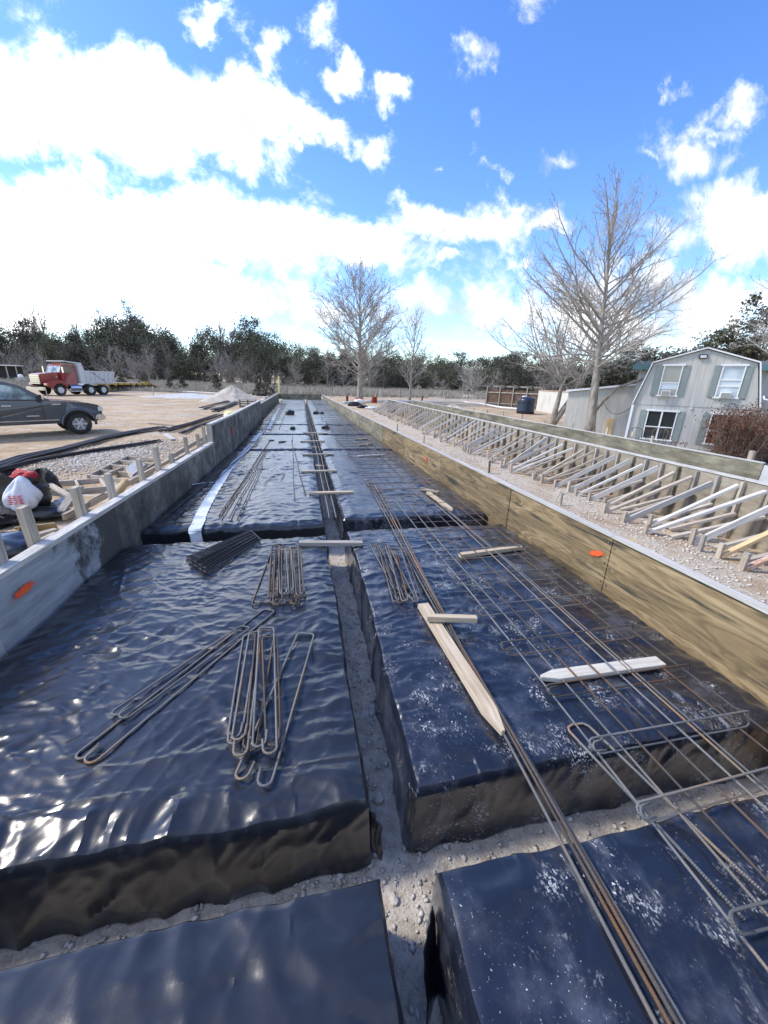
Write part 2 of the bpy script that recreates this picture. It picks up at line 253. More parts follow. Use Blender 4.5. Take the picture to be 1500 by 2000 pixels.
# ------------------------------------------------------------------ mesh builder
def nrm(v): v = np.asarray(v, float); return v/(np.linalg.norm(v)+1e-12)
class MB:
    def __init__(s): s.v = []; s.f = []; s.uv = []; s.n = 0
    def add(s, v, f, uv=None):
        v = np.asarray(v, float); s.v.append(v)
        for i, q in enumerate(f):
            s.f.append([j+s.n for j in q])
            s.uv.append(uv[i] if uv is not None else [(v[j][0], v[j][1]) for j in q])
        s.n += len(v); return s
    def box(s, c, d, R=None):
        c = np.array(c, float); h = np.array(d, float)/2
        P = np.array([[x, y, z] for x in (-1, 1) for y in (-1, 1) for z in (-1, 1)])*h
        if R is not None: P = P @ np.asarray(R).T
        return s.add(P+c, [(0, 1, 3, 2), (4, 6, 7, 5), (0, 4, 5, 1), (2, 3, 7, 6), (0, 2, 6, 4), (1, 5, 7, 3)])
    def beam(s, a, b, w, t, up=(0, 0, 1), pointed=0.):
        a = np.array(a, float); b = np.array(b, float); d = nrm(b-a); ln = np.linalg.norm(b-a)
        x = np.cross(d, up)
        if np.linalg.norm(x) < 1e-4: x = np.cross(d, (1, 0, 0))
        x = nrm(x); y = np.cross(x, d); o = random.random()*20; o2 = random.random()*5
        st = [(0, 1.), (ln, 1.)] if not pointed else [(0, 1.), (ln-pointed, 1.), (ln, .22)]
        V = []
        for (q, k) in st:
            for (i, j) in ((-1, -1), (1, -1), (1, 1), (-1, 1)): V.append(a+d*q+x*i*w/2*k+y*j*t/2)
        Fc = [(3, 2, 1, 0)]; UVs = [[(o, o2), (o, o2+.05), (o+.05, o2+.05), (o+.05, o2)]]
        for r in range(len(st)-1):
            for k in range(4):
                k2 = (k+1) % 4; Fc.append((r*4+k, r*4+k2, r*4+4+k2, r*4+4+k))
                u0, u1 = o+st[r][0], o+st[r+1][0]; UVs.append([(u0, o2+k*.1), (u0, o2+k*.1+.09), (u1, o2+k*.1+.09), (u1, o2+k*.1)])
        e = len(V)-4; Fc.append((e, e+1, e+2, e+3)); UVs.append([(o, o2), (o, o2+.05), (o+.05, o2+.05), (o+.05, o2)])
        return s.add(V, Fc, UVs)
    def tube(s, pts, r, n=6, cap=True):
        P = np.asarray(pts, float); k = len(P); r = np.full(k, r) if np.isscalar(r) else np.asarray(r, float)
        T = np.zeros_like(P); T[1:-1] = P[2:]-P[:-2]; T[0] = P[1]-P[0]; T[-1] = P[-1]-P[-2]
        T /= (np.linalg.norm(T, axis=1, keepdims=True)+1e-12)
        ref = np.array([0, 0, 1.]) if abs(T[0][2]) < .9 else np.array([1., 0, 0])
        A = np.zeros_like(P); a = ref
        for i in range(k):
            a = a-T[i]*np.dot(a, T[i]); a = a/(np.linalg.norm(a)+1e-12); A[i] = a
        B = np.cross(T, A); th = np.arange(n)*2*pi/n
        V = (P[:, None, :]+r[:, None, None]*(np.cos(th)[None, :, None]*A[:, None, :]+np.sin(th)[None, :, None]*B[:, None, :])).reshape(-1, 3)
        ls = np.concatenate([[0], np.cumsum(np.linalg.norm(np.diff(P, axis=0), axis=1))]); o = random.random()*30
        Fc = []; UVs = []
        for i in range(k-1):
            for j in range(n):
                j2 = (j+1) % n; Fc.append((i*n+j, i*n+j2, (i+1)*n+j2, (i+1)*n+j))
                UVs.append([(o+ls[i], j/n*.3), (o+ls[i], (j+1)/n*.3), (o+ls[i+1], (j+1)/n*.3), (o+ls[i+1], j/n*.3)])
        if cap and n > 3:
            for q in (tuple(range(n-1, -1, -1)), tuple(range((k-1)*n, k*n))):
                Fc.append(q); UVs.append([(o, .1)]*n)
        return s.add(V, Fc, UVs)
    def prism(s, poly, y0, y1, fr=None, taper=None):
        """polygon (x,z) extruded from y0 to y1 in a local frame"""
        n = len(poly)
        ya = [y0+(taper(x, z) if taper else 0) for x, z in poly]; yb = [y1-(taper(x, z) if taper else 0) for x, z in poly]
        V = [(x, ya[i], z) for i, (x, z) in enumerate(poly)]+[(x, yb[i], z) for i, (x, z) in enumerate(poly)]
        Fc = [tuple(range(n)), tuple(range(2*n-1, n-1, -1))]+[((i+1) % n, i, n+i, n+(i+1) % n) for i in range(n)]
        return s.add(V, Fc)
    def lathe(s, prof, c=(0, 0, 0), n=24, axis='z'):
        V = []; k = len(prof)
        for (r, h) in prof:
            for j in range(n):
                a = 2*pi*j/n
                p = (r*cos(a), r*sin(a), h) if axis == 'z' else (r*cos(a), h, r*sin(a))
                V.append((p[0]+c[0], p[1]+c[1], p[2]+c[2]))
        Fc = [(i*n+j, i*n+(j+1) % n, (i+1)*n+(j+1) % n, (i+1)*n+j) for i in range(k-1) for j in range(n)]
        Fc += [tuple(range(n-1, -1, -1)), tuple(range((k-1)*n, k*n))]
        return s.add(V, Fc)
    def build(s, name, material, parent=None, smooth=False, bevel=0., loc=None):
        me = bpy.data.meshes.new(name)
        v = np.concatenate(s.v) if s.v else np.zeros((0, 3))
        me.from_pydata(v.tolist(), [], s.f); u = me.uv_layers.new(name='UVMap')
        u.data.foreach_set('uv', np.array([c for q in s.uv for c in q], float).ravel())
        if material: me.materials.append(material)
        if smooth: me.polygons.foreach_set('use_smooth', [True]*len(me.polygons))
        if bevel:
            bm = bmesh.new(); bm.from_mesh(me); bmesh.ops.remove_doubles(bm, verts=bm.verts, dist=1e-5)
            bmesh.ops.recalc_face_normals(bm, faces=bm.faces)
            ed = [e for e in bm.edges if len(e.link_faces) == 2 and e.calc_face_angle(0) > .5]
            bmesh.ops.bevel(bm, geom=ed, offset=bevel, segments=2, affect='EDGES', clamp_overlap=True); bm.to_mesh(me); bm.free()
        me.update()
        o = bpy.data.objects.new(name, me); COL.objects.link(o)
        if parent is not None: o.parent = parent
        if loc is not None: o.location = loc
        return o
def npmesh(name, V, Fc, material, parent=None, smooth=False):
    me = bpy.data.meshes.new(name); V = np.asarray(V, np.float32); Fc = np.asarray(Fc, np.int32); k = Fc.shape[1]
    me.vertices.add(len(V)); me.vertices.foreach_set('co', V.ravel()); me.loops.add(Fc.size); me.loops.foreach_set('vertex_index', Fc.ravel())
    me.polygons.add(len(Fc)); me.polygons.foreach_set('loop_start', np.arange(len(Fc))*k); me.polygons.foreach_set('loop_total', np.full(len(Fc), k))
    if smooth: me.polygons.foreach_set('use_smooth', np.ones(len(Fc), bool))
    me.materials.append(material); me.update(calc_edges=True); me.validate()
    o = bpy.data.objects.new(name, me); COL.objects.link(o)
    if parent is not None: o.parent = parent
    return o
def tag(o, label=None, cat=None, group=None, kind=None):
    if label: o['label'] = label
    if cat: o['category'] = cat
    if group: o['group'] = group
    if kind: o['kind'] = kind
    return o
def thing(name, label, cat, loc=(0, 0, 0), rz=0, group=None):
    o = bpy.data.objects.new(name, None); COL.objects.link(o); o.location = loc; o.rotation_euler = (0, 0, rz); o.empty_display_size = .1
    return tag(o, label, cat, group)
def dup(o, loc=None, rz=None, scale=None, label=None, group=None, parent=None):
    c = o.copy(); COL.objects.link(c)
    if parent is not None: c.parent = parent
    if loc is not None: c.location = loc
    if rz is not None: c.rotation_euler = (0, 0, rz)
    if scale is not None: c.scale = scale if hasattr(scale, '__len__') else (scale,)*3
    if label: c['label'] = label
    if group: c['group'] = group
    for ch in list(o.children): dup(ch, parent=c)
    return c

# ------------------------------------------------------------------ terrain
def terr(x, y):
    x = np.asarray(x, float); y = np.asarray(y, float)
    z = -.5+.9*sstep(56, 92, y)+.006*np.maximum(y-92, 0)
    z = z-.58*sstep(11.2, 14.2, x+.35*(y-12))*(1-sstep(21, 27, y))      # hollow where the house stands
    return z
GXs = np.concatenate([np.linspace(-700, -60, 24), np.linspace(-58, -12, 60), np.linspace(-11.5, 11.5, 70), np.linspace(12, 60, 80), np.linspace(64, 700, 24)])
GYs = np.concatenate([np.linspace(-60, -4, 10), np.linspace(-3, 30, 110), np.linspace(30.5, 110, 90), np.linspace(115, 900, 24)])
X, Y = np.meshgrid(GXs, GYs); Z = terr(X, Y)
inside = (X > -2.6) & (X < 3.2) & (Y < 39)
rough_ = .035*fbm(X*.6, Y*.6, 3, 5)*np.where(inside, 0, 1)
Z = Z+rough_*(1-sstep(100, 140, Y))
nxg, nyg = len(GXs), len(GYs); idx = np.arange(nxg*nyg).reshape(nyg, nxg)
quads = np.stack([idx[:-1, :-1], idx[:-1, 1:], idx[1:, 1:], idx[1:, :-1]], -1).reshape(-1, 4)
g = npmesh('ground', np.stack([X, Y, Z], -1).reshape(-1, 3), quads, dirt, smooth=True); tag(g, kind='structure')

XL = lambda y: -1.95+.03*min(y, 10)         # inner face of the left form
XR = lambda y: 2.58-.022*min(y, 16)         # inner face of the right form
ZL = -.39
def sheet(name, xs, ys, zf, material, kind):
    X, Y = np.meshgrid(xs, ys); Z = zf(X, Y); n, k = len(xs), len(ys); idx = np.arange(n*k).reshape(k, n)
    q = np.stack([idx[:-1, :-1], idx[:-1, 1:], idx[1:, 1:], idx[1:, :-1]], -1).reshape(-1, 4)
    o = npmesh(name, np.stack([X, Y, Z], -1).reshape(-1, 3), q, material, smooth=True); tag(o, kind=kind); return o
sheet('trench_floor', np.linspace(-1.95, 2.58, 200), np.concatenate([np.linspace(-3, 5.5, 380), np.linspace(5.6, 38.5, 180)]),
      lambda x, y: ZL+.016*fbm(x*5, y*5, 4, 2)+.004*perlin(x*40, y*40, 9), bedm, 'structure')
sheet('gravel_path', np.linspace(2.62, 6.25, 120), np.concatenate([np.linspace(-1, 14, 260), np.linspace(14.2, 31, 90)]),
      lambda x, y: -.485+.03*fbm(x*1.3, y*1.3, 4, 8)+.006*perlin(x*20, y*20, 4), gravel, 'structure')
# dry field beyond the lot
fx = np.linspace(-140, 150, 120); fy = np.linspace(57, 96, 30)
def fieldz(x, y): return terr(x, y)+.03+.12*fbm(x*.15, y*.15, 3, 3)+(-.4)*(1-sstep(57, 58.5, y+4*perlin(x*.07, y*0+.3, 2)))
sheet('field', fx, fy, fieldz, fieldm, 'structure')
def blades(name, P, h, w, per, material, kind, label, rs):
    n = len(P)*per; r = np.random.RandomState(rs); b = np.repeat(P, per, axis=0); b[:, :2] += r.normal(0, .22, (n, 2))
    a = r.rand(n)*2*pi; hh = np.repeat(h, per)*(.6+.6*r.rand(n)); ln = .45*hh
    d = np.stack([np.cos(a), np.sin(a), np.zeros(n)], -1); tip = b+np.stack([np.cos(a+1.3)*ln*r.rand(n), np.sin(a+1.3)*ln*r.rand(n), hh], -1)
    V = np.stack([b-d*w, b+d*w, tip], 1).reshape(-1, 3); V[:, 2] -= 0
    o = npmesh(name, V, np.arange(3*n).reshape(-1, 3), material); tag(o, label, 'dry grass', kind=kind); return o
r_ = np.random.RandomState(11); n_ = 15000
gx = r_.uniform(-60, 48, n_); gy = 59+30*r_.rand(n_)**1.3; gy += 0*gx
keep = perlin(gx*.12, gy*.12, 4) > -.32; gx = gx[keep]; gy = gy[keep]
blades('dry_grass', np.stack([gx, gy, fieldz(gx, gy)-.02], -1), .45+.3*r_.rand(len(gx)), .045, 5, grassm, 'stuff', 'tall dry grey grass filling the field before the tree line', 5)
# stones and chips
def stones(name, P, S, material, label, cat, rs):
    base = np.array([[1, 0, 0], [-1, 0, 0], [0, 1, 0], [0, -1, 0], [0, 0, 1], [0, 0, -1]], float)
    fc = np.array([[0, 2, 4], [2, 1, 4], [1, 3, 4], [3, 0, 4], [2, 0, 5], [1, 2, 5], [3, 1, 5], [0, 3, 5]])
    r = np.random.RandomState(rs); n = len(P); q = r.normal(size=(n, 6, 3))*.22+base[None]
    a = r.rand(n)*6.28; ca, sa = np.cos(a), np.sin(a); R = np.zeros((n, 3, 3)); R[:, 0, 0] = ca; R[:, 0, 1] = -sa; R[:, 1, 0] = sa; R[:, 1, 1] = ca; R[:, 2, 2] = .6
    q = np.einsum('nij,nkj->nki', R, q)*S[:, None, None]*(.7+.6*r.rand(n, 1, 3))+P[:, None, :]
    f = (fc[None]+6*np.arange(n)[:, None, None]).reshape(-1, 3)
    o = npmesh(name, q.reshape(-1, 3), f, material); tag(o, label, cat, kind='stuff'); return o
r_ = np.random.RandomState(21); n_ = 9000
px = r_.uniform(-.1, .75, n_); py = -.2+6*r_.rand(n_)**1.8; sz = .0025+.016*r_.rand(n_)**6
stones('trench_gravel', np.stack([px, py, ZL+.016*fbm(px*5, py*5, 4, 2)+sz*.3], -1), sz, stonem, 'small pale stones scattered over the trench floor', 'gravel', 1)
n_ = 2500; px = r_.uniform(-1.9, 2.5, n_); py = r_.uniform(.8, 1.25, n_); sz = .003+.016*r_.rand(n_)**5
stones('cross_trench_gravel', np.stack([px, py, ZL+.016*fbm(px*5, py*5, 4, 2)+sz*.3], -1), sz, stonem, 'small stones in the cross trench between front pads', 'gravel', 2)
n_ = 26000; py = 13.5*r_.rand(n_)**1.25+.2; px = r_.uniform(2.75, 6.2, n_); sz = .006+.02*r_.rand(n_)**2.2
k = perlin(px*.9, py*.55, 7)+.25 > r_.rand(n_)*.8-.25; px = px[k]; py = py[k]; sz = sz[k]
stones('path_gravel', np.stack([px, py, -.485+.03*fbm(px*1.3, py*1.3, 4, 8)+sz*.3], -1), sz, chipm, 'pale limestone chips on the path between the forms', 'gravel', 3)
n_ = 5000; a_ = r_.normal(size=(n_, 2)); c_ = W(190, 905, -.5); px = c_[0]+a_[:, 0]*.75+.25*a_[:, 1]; py = c_[1]+1.0+a_[:, 1]*1.5; sz = .012+.03*r_.rand(n_)**2
stones('gravel_patch', np.stack([px, py, -.49+sz*.3], -1), sz, chipm, 'patch of coarse white stones beside the black rebar bundles', 'gravel', 4)
n_ = 5000; px = r_.uniform(-26, -2.3, n_); py = r_.uniform(2, 40, n_); sz = .008+.035*r_.rand(n_)**4
stones('loose_stone', np.stack([px, py, terr(px, py)+.035*fbm(px*.6, py*.6, 3, 5)+.005], -1), sz, chipm, 'loose pale stones strewn over the dirt lot', 'gravel', 6)
for (pxx, pyy, s_, k_) in [((740), 1563, .028, 0), (648, 1190, .02, 1), (725, 1395, .018, 2), (770, 1760, .02, 3), (690, 1330, .014, 4)]:
    p_ = W(pxx, pyy, ZL); MBs = MB(); rr = np.random.RandomState(k_+50)
    bm = bmesh.new(); bmesh.ops.create_icosphere(bm, subdivisions=2, radius=s_)
    for v in bm.verts: v.co *= 1+.3*float(perlin(np.array([v.co.x*40+k_*3]), np.array([v.co.y*40+v.co.z*50]), k_)[0]); v.co.z *= .7
    me = bpy.data.meshes.new('stone'); bm.to_mesh(me); bm.free(); me.materials.append(stonem)
    o = bpy.data.objects.new('stone', me); COL.objects.link(o); o.location = (p_[0], p_[1], ZL+s_*.5)
    tag(o, ['pale fist sized stone in the trench by the front left pad corner', 'pale stone in the trench beside the bundled stirrups', 'pale stone in the trench level with the loose stirrup pile',
            'pale stone where the two front trenches cross', 'small pale stone in the trench level with the short wood block'][k_], 'stone')

# ------------------------------------------------------------------ plastic covered pads
def wrinkles(x, y, seed, amp, dusty):
    wx = .35*perlin(x*1.7+seed, y*1.7, seed)+.12*perlin(x*5, y*5+seed, seed+1); wy = .35*perlin(x*1.5, y*1.5+seed*2, seed+2)+.12*perlin(x*5+3, y*5, seed+3)
    m1 = sstep(-.35, .3, perlin(x*1.1+3, y*.9, seed+4)); m2 = sstep(-.25, .35, perlin(x*1.3+9, y*1.2+1, seed+9))
    ab = lambda a, b, k: np.abs(perlin(a, b, k))
    h = .010*fbm(x*1.0, y*1.0, 2, seed+5)+.005
    h = h-(.35+.65*m1)*.028*ab((x+.6*wx)*2.1, (y+.6*wy)*4.4, seed+6)
    h = h-(.25+.75*m2)*.024*ab((x+.8*wx)*4.2+.9*y, (y+.8*wy)*7.6, seed+7)-(.20+.80*m1)*.017*ab((x+wx)*5.6-1.6*y, (y+wy)*5.8, seed+11)
    # taut thin creases running straight in a few directions
    for q, (deg, fx, fy, am, wp, wd) in enumerate([(8, 1.1, 3.4, .010, .35, .07), (-24, 1.2, 3.8, .009, .3, .07), (38, 1.2, 4.2, .008, .25, .08), (-58, 1.3, 4.0, .007, .25, .08), (15, 2.2, 7.0, .0065, .25, .10), (-36, 2.4, 7.5, .006, .25, .10), (64, 2.6, 7.0, .005, .2, .10), (-8, 3.4, 11., .004, .2, .12)]):
        c_, s_ = cos(radians(deg)), sin(radians(deg)); a = (x*c_+y*s_)+wp*wx; b = (-x*s_+y*c_)+wp*wy
        mk = sstep(-.22, .30, perlin(x*1.25+q*3.7, y*1.15+q*1.9, seed+20+q))
        h = h+(.20+.80*mk)*1.45*am*np.exp(-ab(a*fx, b*fy, seed+40+q)/wd)
    for q in range(5):                                   # long pressed fold lines across the sheet
        yc = seed*.37 % 1+q*1.13+.05*perlin(x*1.5, x*0+q, seed+q); h = h+.008*np.exp(-((y-yc-.0)/.012)**2)*sstep(-.2, .2, perlin(x*.7+q*3, x*0+seed, q))
    h = h*amp; return np.where(h > .004, .004+.45*(h-.004), h)-.004
def pad(label, x0f, x1f, y0, y1, res, seed, amp, dusty, zb=ZL, fold=True, lip=0.):
    L_ = y1-y0; nx = int((x1f((y0+y1)/2)-x0f((y0+y1)/2))/res)+1; ny = int(L_/res)+1
    t = np.linspace(0, 1, nx); ys = np.linspace(y0, y1, ny)
    xa = np.array([x0f(y) for y in ys]); xb = np.array([x1f(y) for y in ys])
    # the block itself is not perfectly straight
    xa = xa+.022*perlin(ys*1.3, ys*0+seed, 1)+.010*perlin(ys*5, ys*0+seed, 2); xb = xb+.022*perlin(ys*1.3+5, ys*0+seed, 1)+.010*perlin(ys*5+5, ys*0+seed, 3)
    X = xa[:, None]+(xb-xa)[:, None]*t[None, :]; Y = np.repeat(ys[:, None], nx, 1)
    edge = np.minimum(sstep(0, .4, Y-y0), sstep(0, .4, y1-Y))
    Y = Y+(.02*perlin(X*1.4+seed, X*0, 4)+.012*perlin(X*5+seed, X*0, 6))*(1-edge)
    d = np.minimum(np.minimum(X-xa[:, None], xb[:, None]-X), np.minimum(Y-Y[:1], Y[-1:]-Y)); d = np.maximum(d, 0)
    rr = .024; h = wrinkles(X, Y, seed, amp, dusty)
    # sagging folds that gather towards the edges
    s_ = np.where((X-xa[:, None] < .3) | (xb[:, None]-X < .3), Y, X)
    h = h+.012*amp*ridge(s_*5.5+.8*perlin(X*3, Y*3, seed), d*1.2+seed, seed+20)*(1-sstep(.03, .28, d))
    if lip:                                              # the sheet is pressed into a fold line along the front edge, with small tents on the lip
        yl = Y[:1]+lip+.018*perlin(X*1.7+seed, X*0+2, 3)+.03*(X-xa[:, None])/2.
        h = h+.011*np.exp(-((Y-yl)/.009)**2)*sstep(-.35, .1, perlin(X*1.1, X*0+5, 7))-.010*(Y < yl)*(1-sstep(0, lip, Y-Y[:1]))
        h = h+.022*ridge(X*1.9+seed, X*0+3.3+(Y-Y[:1])*1.2, seed+50)**3*(1-sstep(.02, lip*1.5, Y-Y[:1]))
    # sharp corners of the block dip
    Zt = np.where(d < rr, -(rr-np.sqrt(np.maximum(rr*rr-(rr-d)**2, 0))), 0)+h-.02*(1-sstep(0, .16, d))
    top = np.stack([X, Y, Zt], -1)
    idx = np.arange(nx*ny).reshape(ny, nx)
    q = [np.stack([idx[:-1, :-1], idx[:-1, 1:], idx[1:, 1:], idx[1:, :-1]], -1).reshape(-1, 4)]
    loop = np.concatenate([idx[0, :], idx[1:, -1], idx[-1, -2::-1], idx[-2:0:-1, 0]])
    P = top.reshape(-1, 3); Lp = P[loop]; n = len(loop)
    # outward normals of the loop
    nd = np.zeros((n, 2)); k0 = nx; k1 = nx+ny-1; k2 = 2*nx+ny-2
    nd[:k0] = (0, -1); nd[k0:k1] = (1, 0); nd[k1:k2] = (0, 1); nd[k2:] = (-1, 0)
    for _ in range(3): nd = (np.roll(nd, 1, 0)+nd*2+np.roll(nd, -1, 0)); nd /= np.linalg.norm(nd, axis=1, keepdims=True)
    ss = np.concatenate([[0], np.cumsum(np.linalg.norm(np.diff(Lp[:, :2], axis=0), axis=1))])
    rows = max(5, int(-zb/max(res, .022))); V = [P]; prev = loop; base = len(P)
    for r in range(1, rows+1):
        f = r/rows
        big = .030*(perlin(ss*1.6+seed, ss*0+f*.9, seed+30)+.3); fo = .024*(ridge(ss*3.2+seed+.35*f, ss*0+f*.8, seed+31)**2)*(.25+f)
        fi = .006*ridge(ss*9+1.2*f, ss*0+f*2.5, seed+32)
        out = (big*f+fo+fi)*(1 if fold else .5)*amp*.8+.012*f
        z0 = Lp[:, 2]; z = z0+(zb+.006-z0)*f+.02*f*perlin(ss*2.2, ss*0+3, seed+33)*(f)
        z = np.maximum(z, zb+.004)
        V.append(np.stack([Lp[:, 0]+nd[:, 0]*out, Lp[:, 1]+nd[:, 1]*out, z], -1))
        cur = base+np.arange(n); q.append(np.stack([np.roll(prev, -1), prev, cur, np.roll(cur, -1)], -1)); prev = cur; base += n
    o = npmesh('covered_pad', np.concatenate(V), np.concatenate(q), plastic_dusty if dusty else plastic, smooth=True)
    if res < .02: o.data.set_sharp_from_angle(angle=radians(17))      # crisp creases in the near sheets
    return tag(o, label, 'plastic sheeting', 'pads wrapped in black plastic sheeting')
LX0 = lambda y: XL(y)+.03; LX1 = lambda y: .21+.003*y; RX0 = lambda y: .40+.025*min(y, 3); RX1 = lambda y: XR(y)-.03
ROWS = [(-1.6, .86, .013), (1.12, 4.08, .0098), (4.46, 9.72, .019), (9.92, 12.62, .04), (12.84, 15.55, .05), (15.75, 23.5, .07), (23.7, 29.2, .09), (29.4, 37.0, .10)]
LLAB = ['black sheeted pad cut off by the lower left corner of the photo', 'wrinkled black sheeted pad carrying the loose stirrup piles, left of the trench', 'long black sheeted pad crossed by white seam tape beyond the stirrup piles',
 'grey glinting sheeted pad with flat black scraps beside the white tape', 'sheeted pad with one small upright black scrap, left of the trench', 'long far sheeted pad with a dark crumpled scrap, left of the trench',
 'next to last sheeted pad left of the trench', 'last sheeted pad at the far end, left of the trench']
RLAB = ['dust spattered black sheeted pad in the lower right corner', 'dust spattered black sheeted pad under the pointed stakes and nearest rebar cage', 'long sheeted pad under the dense far rebar cage, right of the trench',
 'narrow sheeted pad with bare boards on it, right of the trench', 'sheeted pad with a black lump of scrap on it, right of the trench', 'long far sheeted pad with two tiny black scraps, right of the trench',
 'next to last sheeted pad right of the trench', 'last sheeted pad at the far end, right of the trench']
PADS = {}
for i, (a, b, r) in enumerate(ROWS):
    PADS['L%d' % i] = pad(LLAB[i], LX0, LX1, a, b, r, 3+i*5, 1.0 if i else .75, False, lip={1: .17, 2: .09}.get(i, 0.))
    a2 = {0: a, 1: 1.14, 2: 4.62}.get(i, a); b2 = {0: .84, 1: 4.2}.get(i, b)
    PADS['R%d' % i] = pad(RLAB[i], RX0, RX1, a2, b2, r, 40+i*7, .8, True)

def flap(parent, P, label_unused=None, seed=1):
    P = [np.array(p, float) for p in P]; n = 14; V = []; r = np.random.RandomState(seed)
    for i in range(n+1):
        for j in range(n+1):
            u, v = i/n, j/n; p = P[0]*(1-u)*(1-v)+P[1]*u*(1-v)+P[2]*u*v+P[3]*(1-u)*v
            k = .018*float(perlin(np.array([u*3+seed]), np.array([v*2.2]), seed)[0])+.012*abs(float(perlin(np.array([u*6]), np.array([v*3+seed]), seed+1)[0])); V.append(p+np.array([k, k*.8, 0]))
    o = MB().add(V, [(i*(n+1)+j, (i+1)*(n+1)+j, (i+1)*(n+1)+j+1, i*(n+1)+j+1) for i in range(n) for j in range(n)]).build('corner_fold', plastic, parent, smooth=True)
    md = o.modifiers.new('thickness', 'SOLIDIFY'); md.thickness = .003
flap(PADS['R0'], [(.40, .80, -.14), (.335, .70, -.16), (.33, .60, ZL+.02), (.41, .70, ZL+.01)], seed=2)
flap(PADS['L1'], [(.215, 1.16, -.10), (.262, 1.10, -.13), (.27, 1.06, -.30), (.225, 1.12, -.33)], seed=5)
flap(PADS['R1'], [(.405, 1.17, -.02), (.43, 1.118, -.04), (.415, 1.11, -.25), (.385, 1.16, -.27)], seed=7)

# ------------------------------------------------------------------ formwork
def wall_panels(parent, xf, ys, ztop, zbot, side, material, material2=None, thick=.02):
    """plywood sheets in the plane x = xf(y); side = +1 when the outer side is +x"""
    for i in range(len(ys)-1):
        a, b = ys[i]+.003, ys[i+1]-.003; k = max(2, int((b-a)/.12)); V = []; yy = np.linspace(a, b, k); jz = random.uniform(-.012, .012); jx = random.uniform(0, .006)
        m_ = MB()
        for y in yy:
            x = xf(y)+side*jx+.004*sin(y*3.1+i)
            zt = (ztop(y) if callable(ztop) else ztop)+jz
            V += [(x, y, zbot), (x, y, zt), (x+side*thick, y, zt), (x+side*thick, y, zbot)]
        fc = []
        for j in range(k-1):
            for c in range(4): fc.append((j*4+c, j*4+(c+1) % 4, j*4+4+(c+1) % 4, j*4+4+c))
        fc += [(3, 2, 1, 0), (4*k-4, 4*k-3, 4*k-2, 4*k-1)]
        m_.add(V, fc).build('panel', (material2 if (material2 and i == 0) else material), parent)
def plates(parent, xf, ys, z, side, w=.09, t=.038, material=capwood):
    for i in range(len(ys)-1):
        a, b = ys[i]+.002, ys[i+1]-.002; m_ = MB(); k = 4; q = np.linspace(a, b, k); j = random.uniform(-.004, .004)
        for c in range(k-1):
            zz = z if not callable(z) else None
            p0 = (xf(q[c])+side*(w/2-.012)+j, q[c], (z(q[c]) if zz is None else z)); p1 = (xf(q[c+1])+side*(w/2-.012)+j, q[c+1], (z(q[c+1]) if zz is None else z))
            m_.beam(p0, p1, w, t)
        m_.build('top_plate', material, parent)
def paint_mark(parent, c, ly, lz, rot, side, seed):
    r = np.random.RandomState(seed); n = 40; V = [(c[0], c[1], c[2])]
    for i in range(n):
        a = 2*pi*i/n; q = 1+.22*r.rand()*(1 if i % 2 else -.4); y, z = ly*cos(a)*q, lz*sin(a)*q
        V.append((c[0], c[1]+y*cos(rot)-z*sin(rot), c[2]+y*sin(rot)+z*cos(rot)))
    f = [(0, i+1, (i+1) % n+1) for i in range(n)]
    b = MB(); b.add(V, f, [[(0, 0), (1, 0), (1, 0)] for _ in f]).build('paint_mark', orange, parent)

form_t = mat('tan_plywood', (.3, .26, .2), .85, ramp=[(.3, (.17, .14, .10)), (.5, (.30, .255, .19)), (.66, (.42, .37, .29))], scale=3.4, stretch=(1, .4, 1.6), detail=8, nrough=.7, bump=.2, rnd=.18)
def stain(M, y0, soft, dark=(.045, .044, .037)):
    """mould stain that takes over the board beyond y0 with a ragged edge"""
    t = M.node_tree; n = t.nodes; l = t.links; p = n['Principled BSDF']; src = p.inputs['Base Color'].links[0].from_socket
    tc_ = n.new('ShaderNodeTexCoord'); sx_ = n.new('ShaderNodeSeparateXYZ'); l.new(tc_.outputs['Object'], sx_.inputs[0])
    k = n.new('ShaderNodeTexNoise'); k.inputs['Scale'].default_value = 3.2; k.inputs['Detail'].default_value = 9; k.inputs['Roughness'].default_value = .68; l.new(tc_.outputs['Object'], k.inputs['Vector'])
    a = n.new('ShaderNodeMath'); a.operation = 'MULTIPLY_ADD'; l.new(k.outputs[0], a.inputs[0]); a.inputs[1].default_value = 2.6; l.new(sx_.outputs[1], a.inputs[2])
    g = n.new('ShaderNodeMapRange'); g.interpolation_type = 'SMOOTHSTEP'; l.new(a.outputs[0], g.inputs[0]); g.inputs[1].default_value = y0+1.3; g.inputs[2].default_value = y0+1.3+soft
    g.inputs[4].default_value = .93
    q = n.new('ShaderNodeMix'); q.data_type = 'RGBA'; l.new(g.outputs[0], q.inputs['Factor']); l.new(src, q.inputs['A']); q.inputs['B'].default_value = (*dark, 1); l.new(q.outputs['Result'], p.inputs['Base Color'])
stain(form_pale, 3.25, .35)
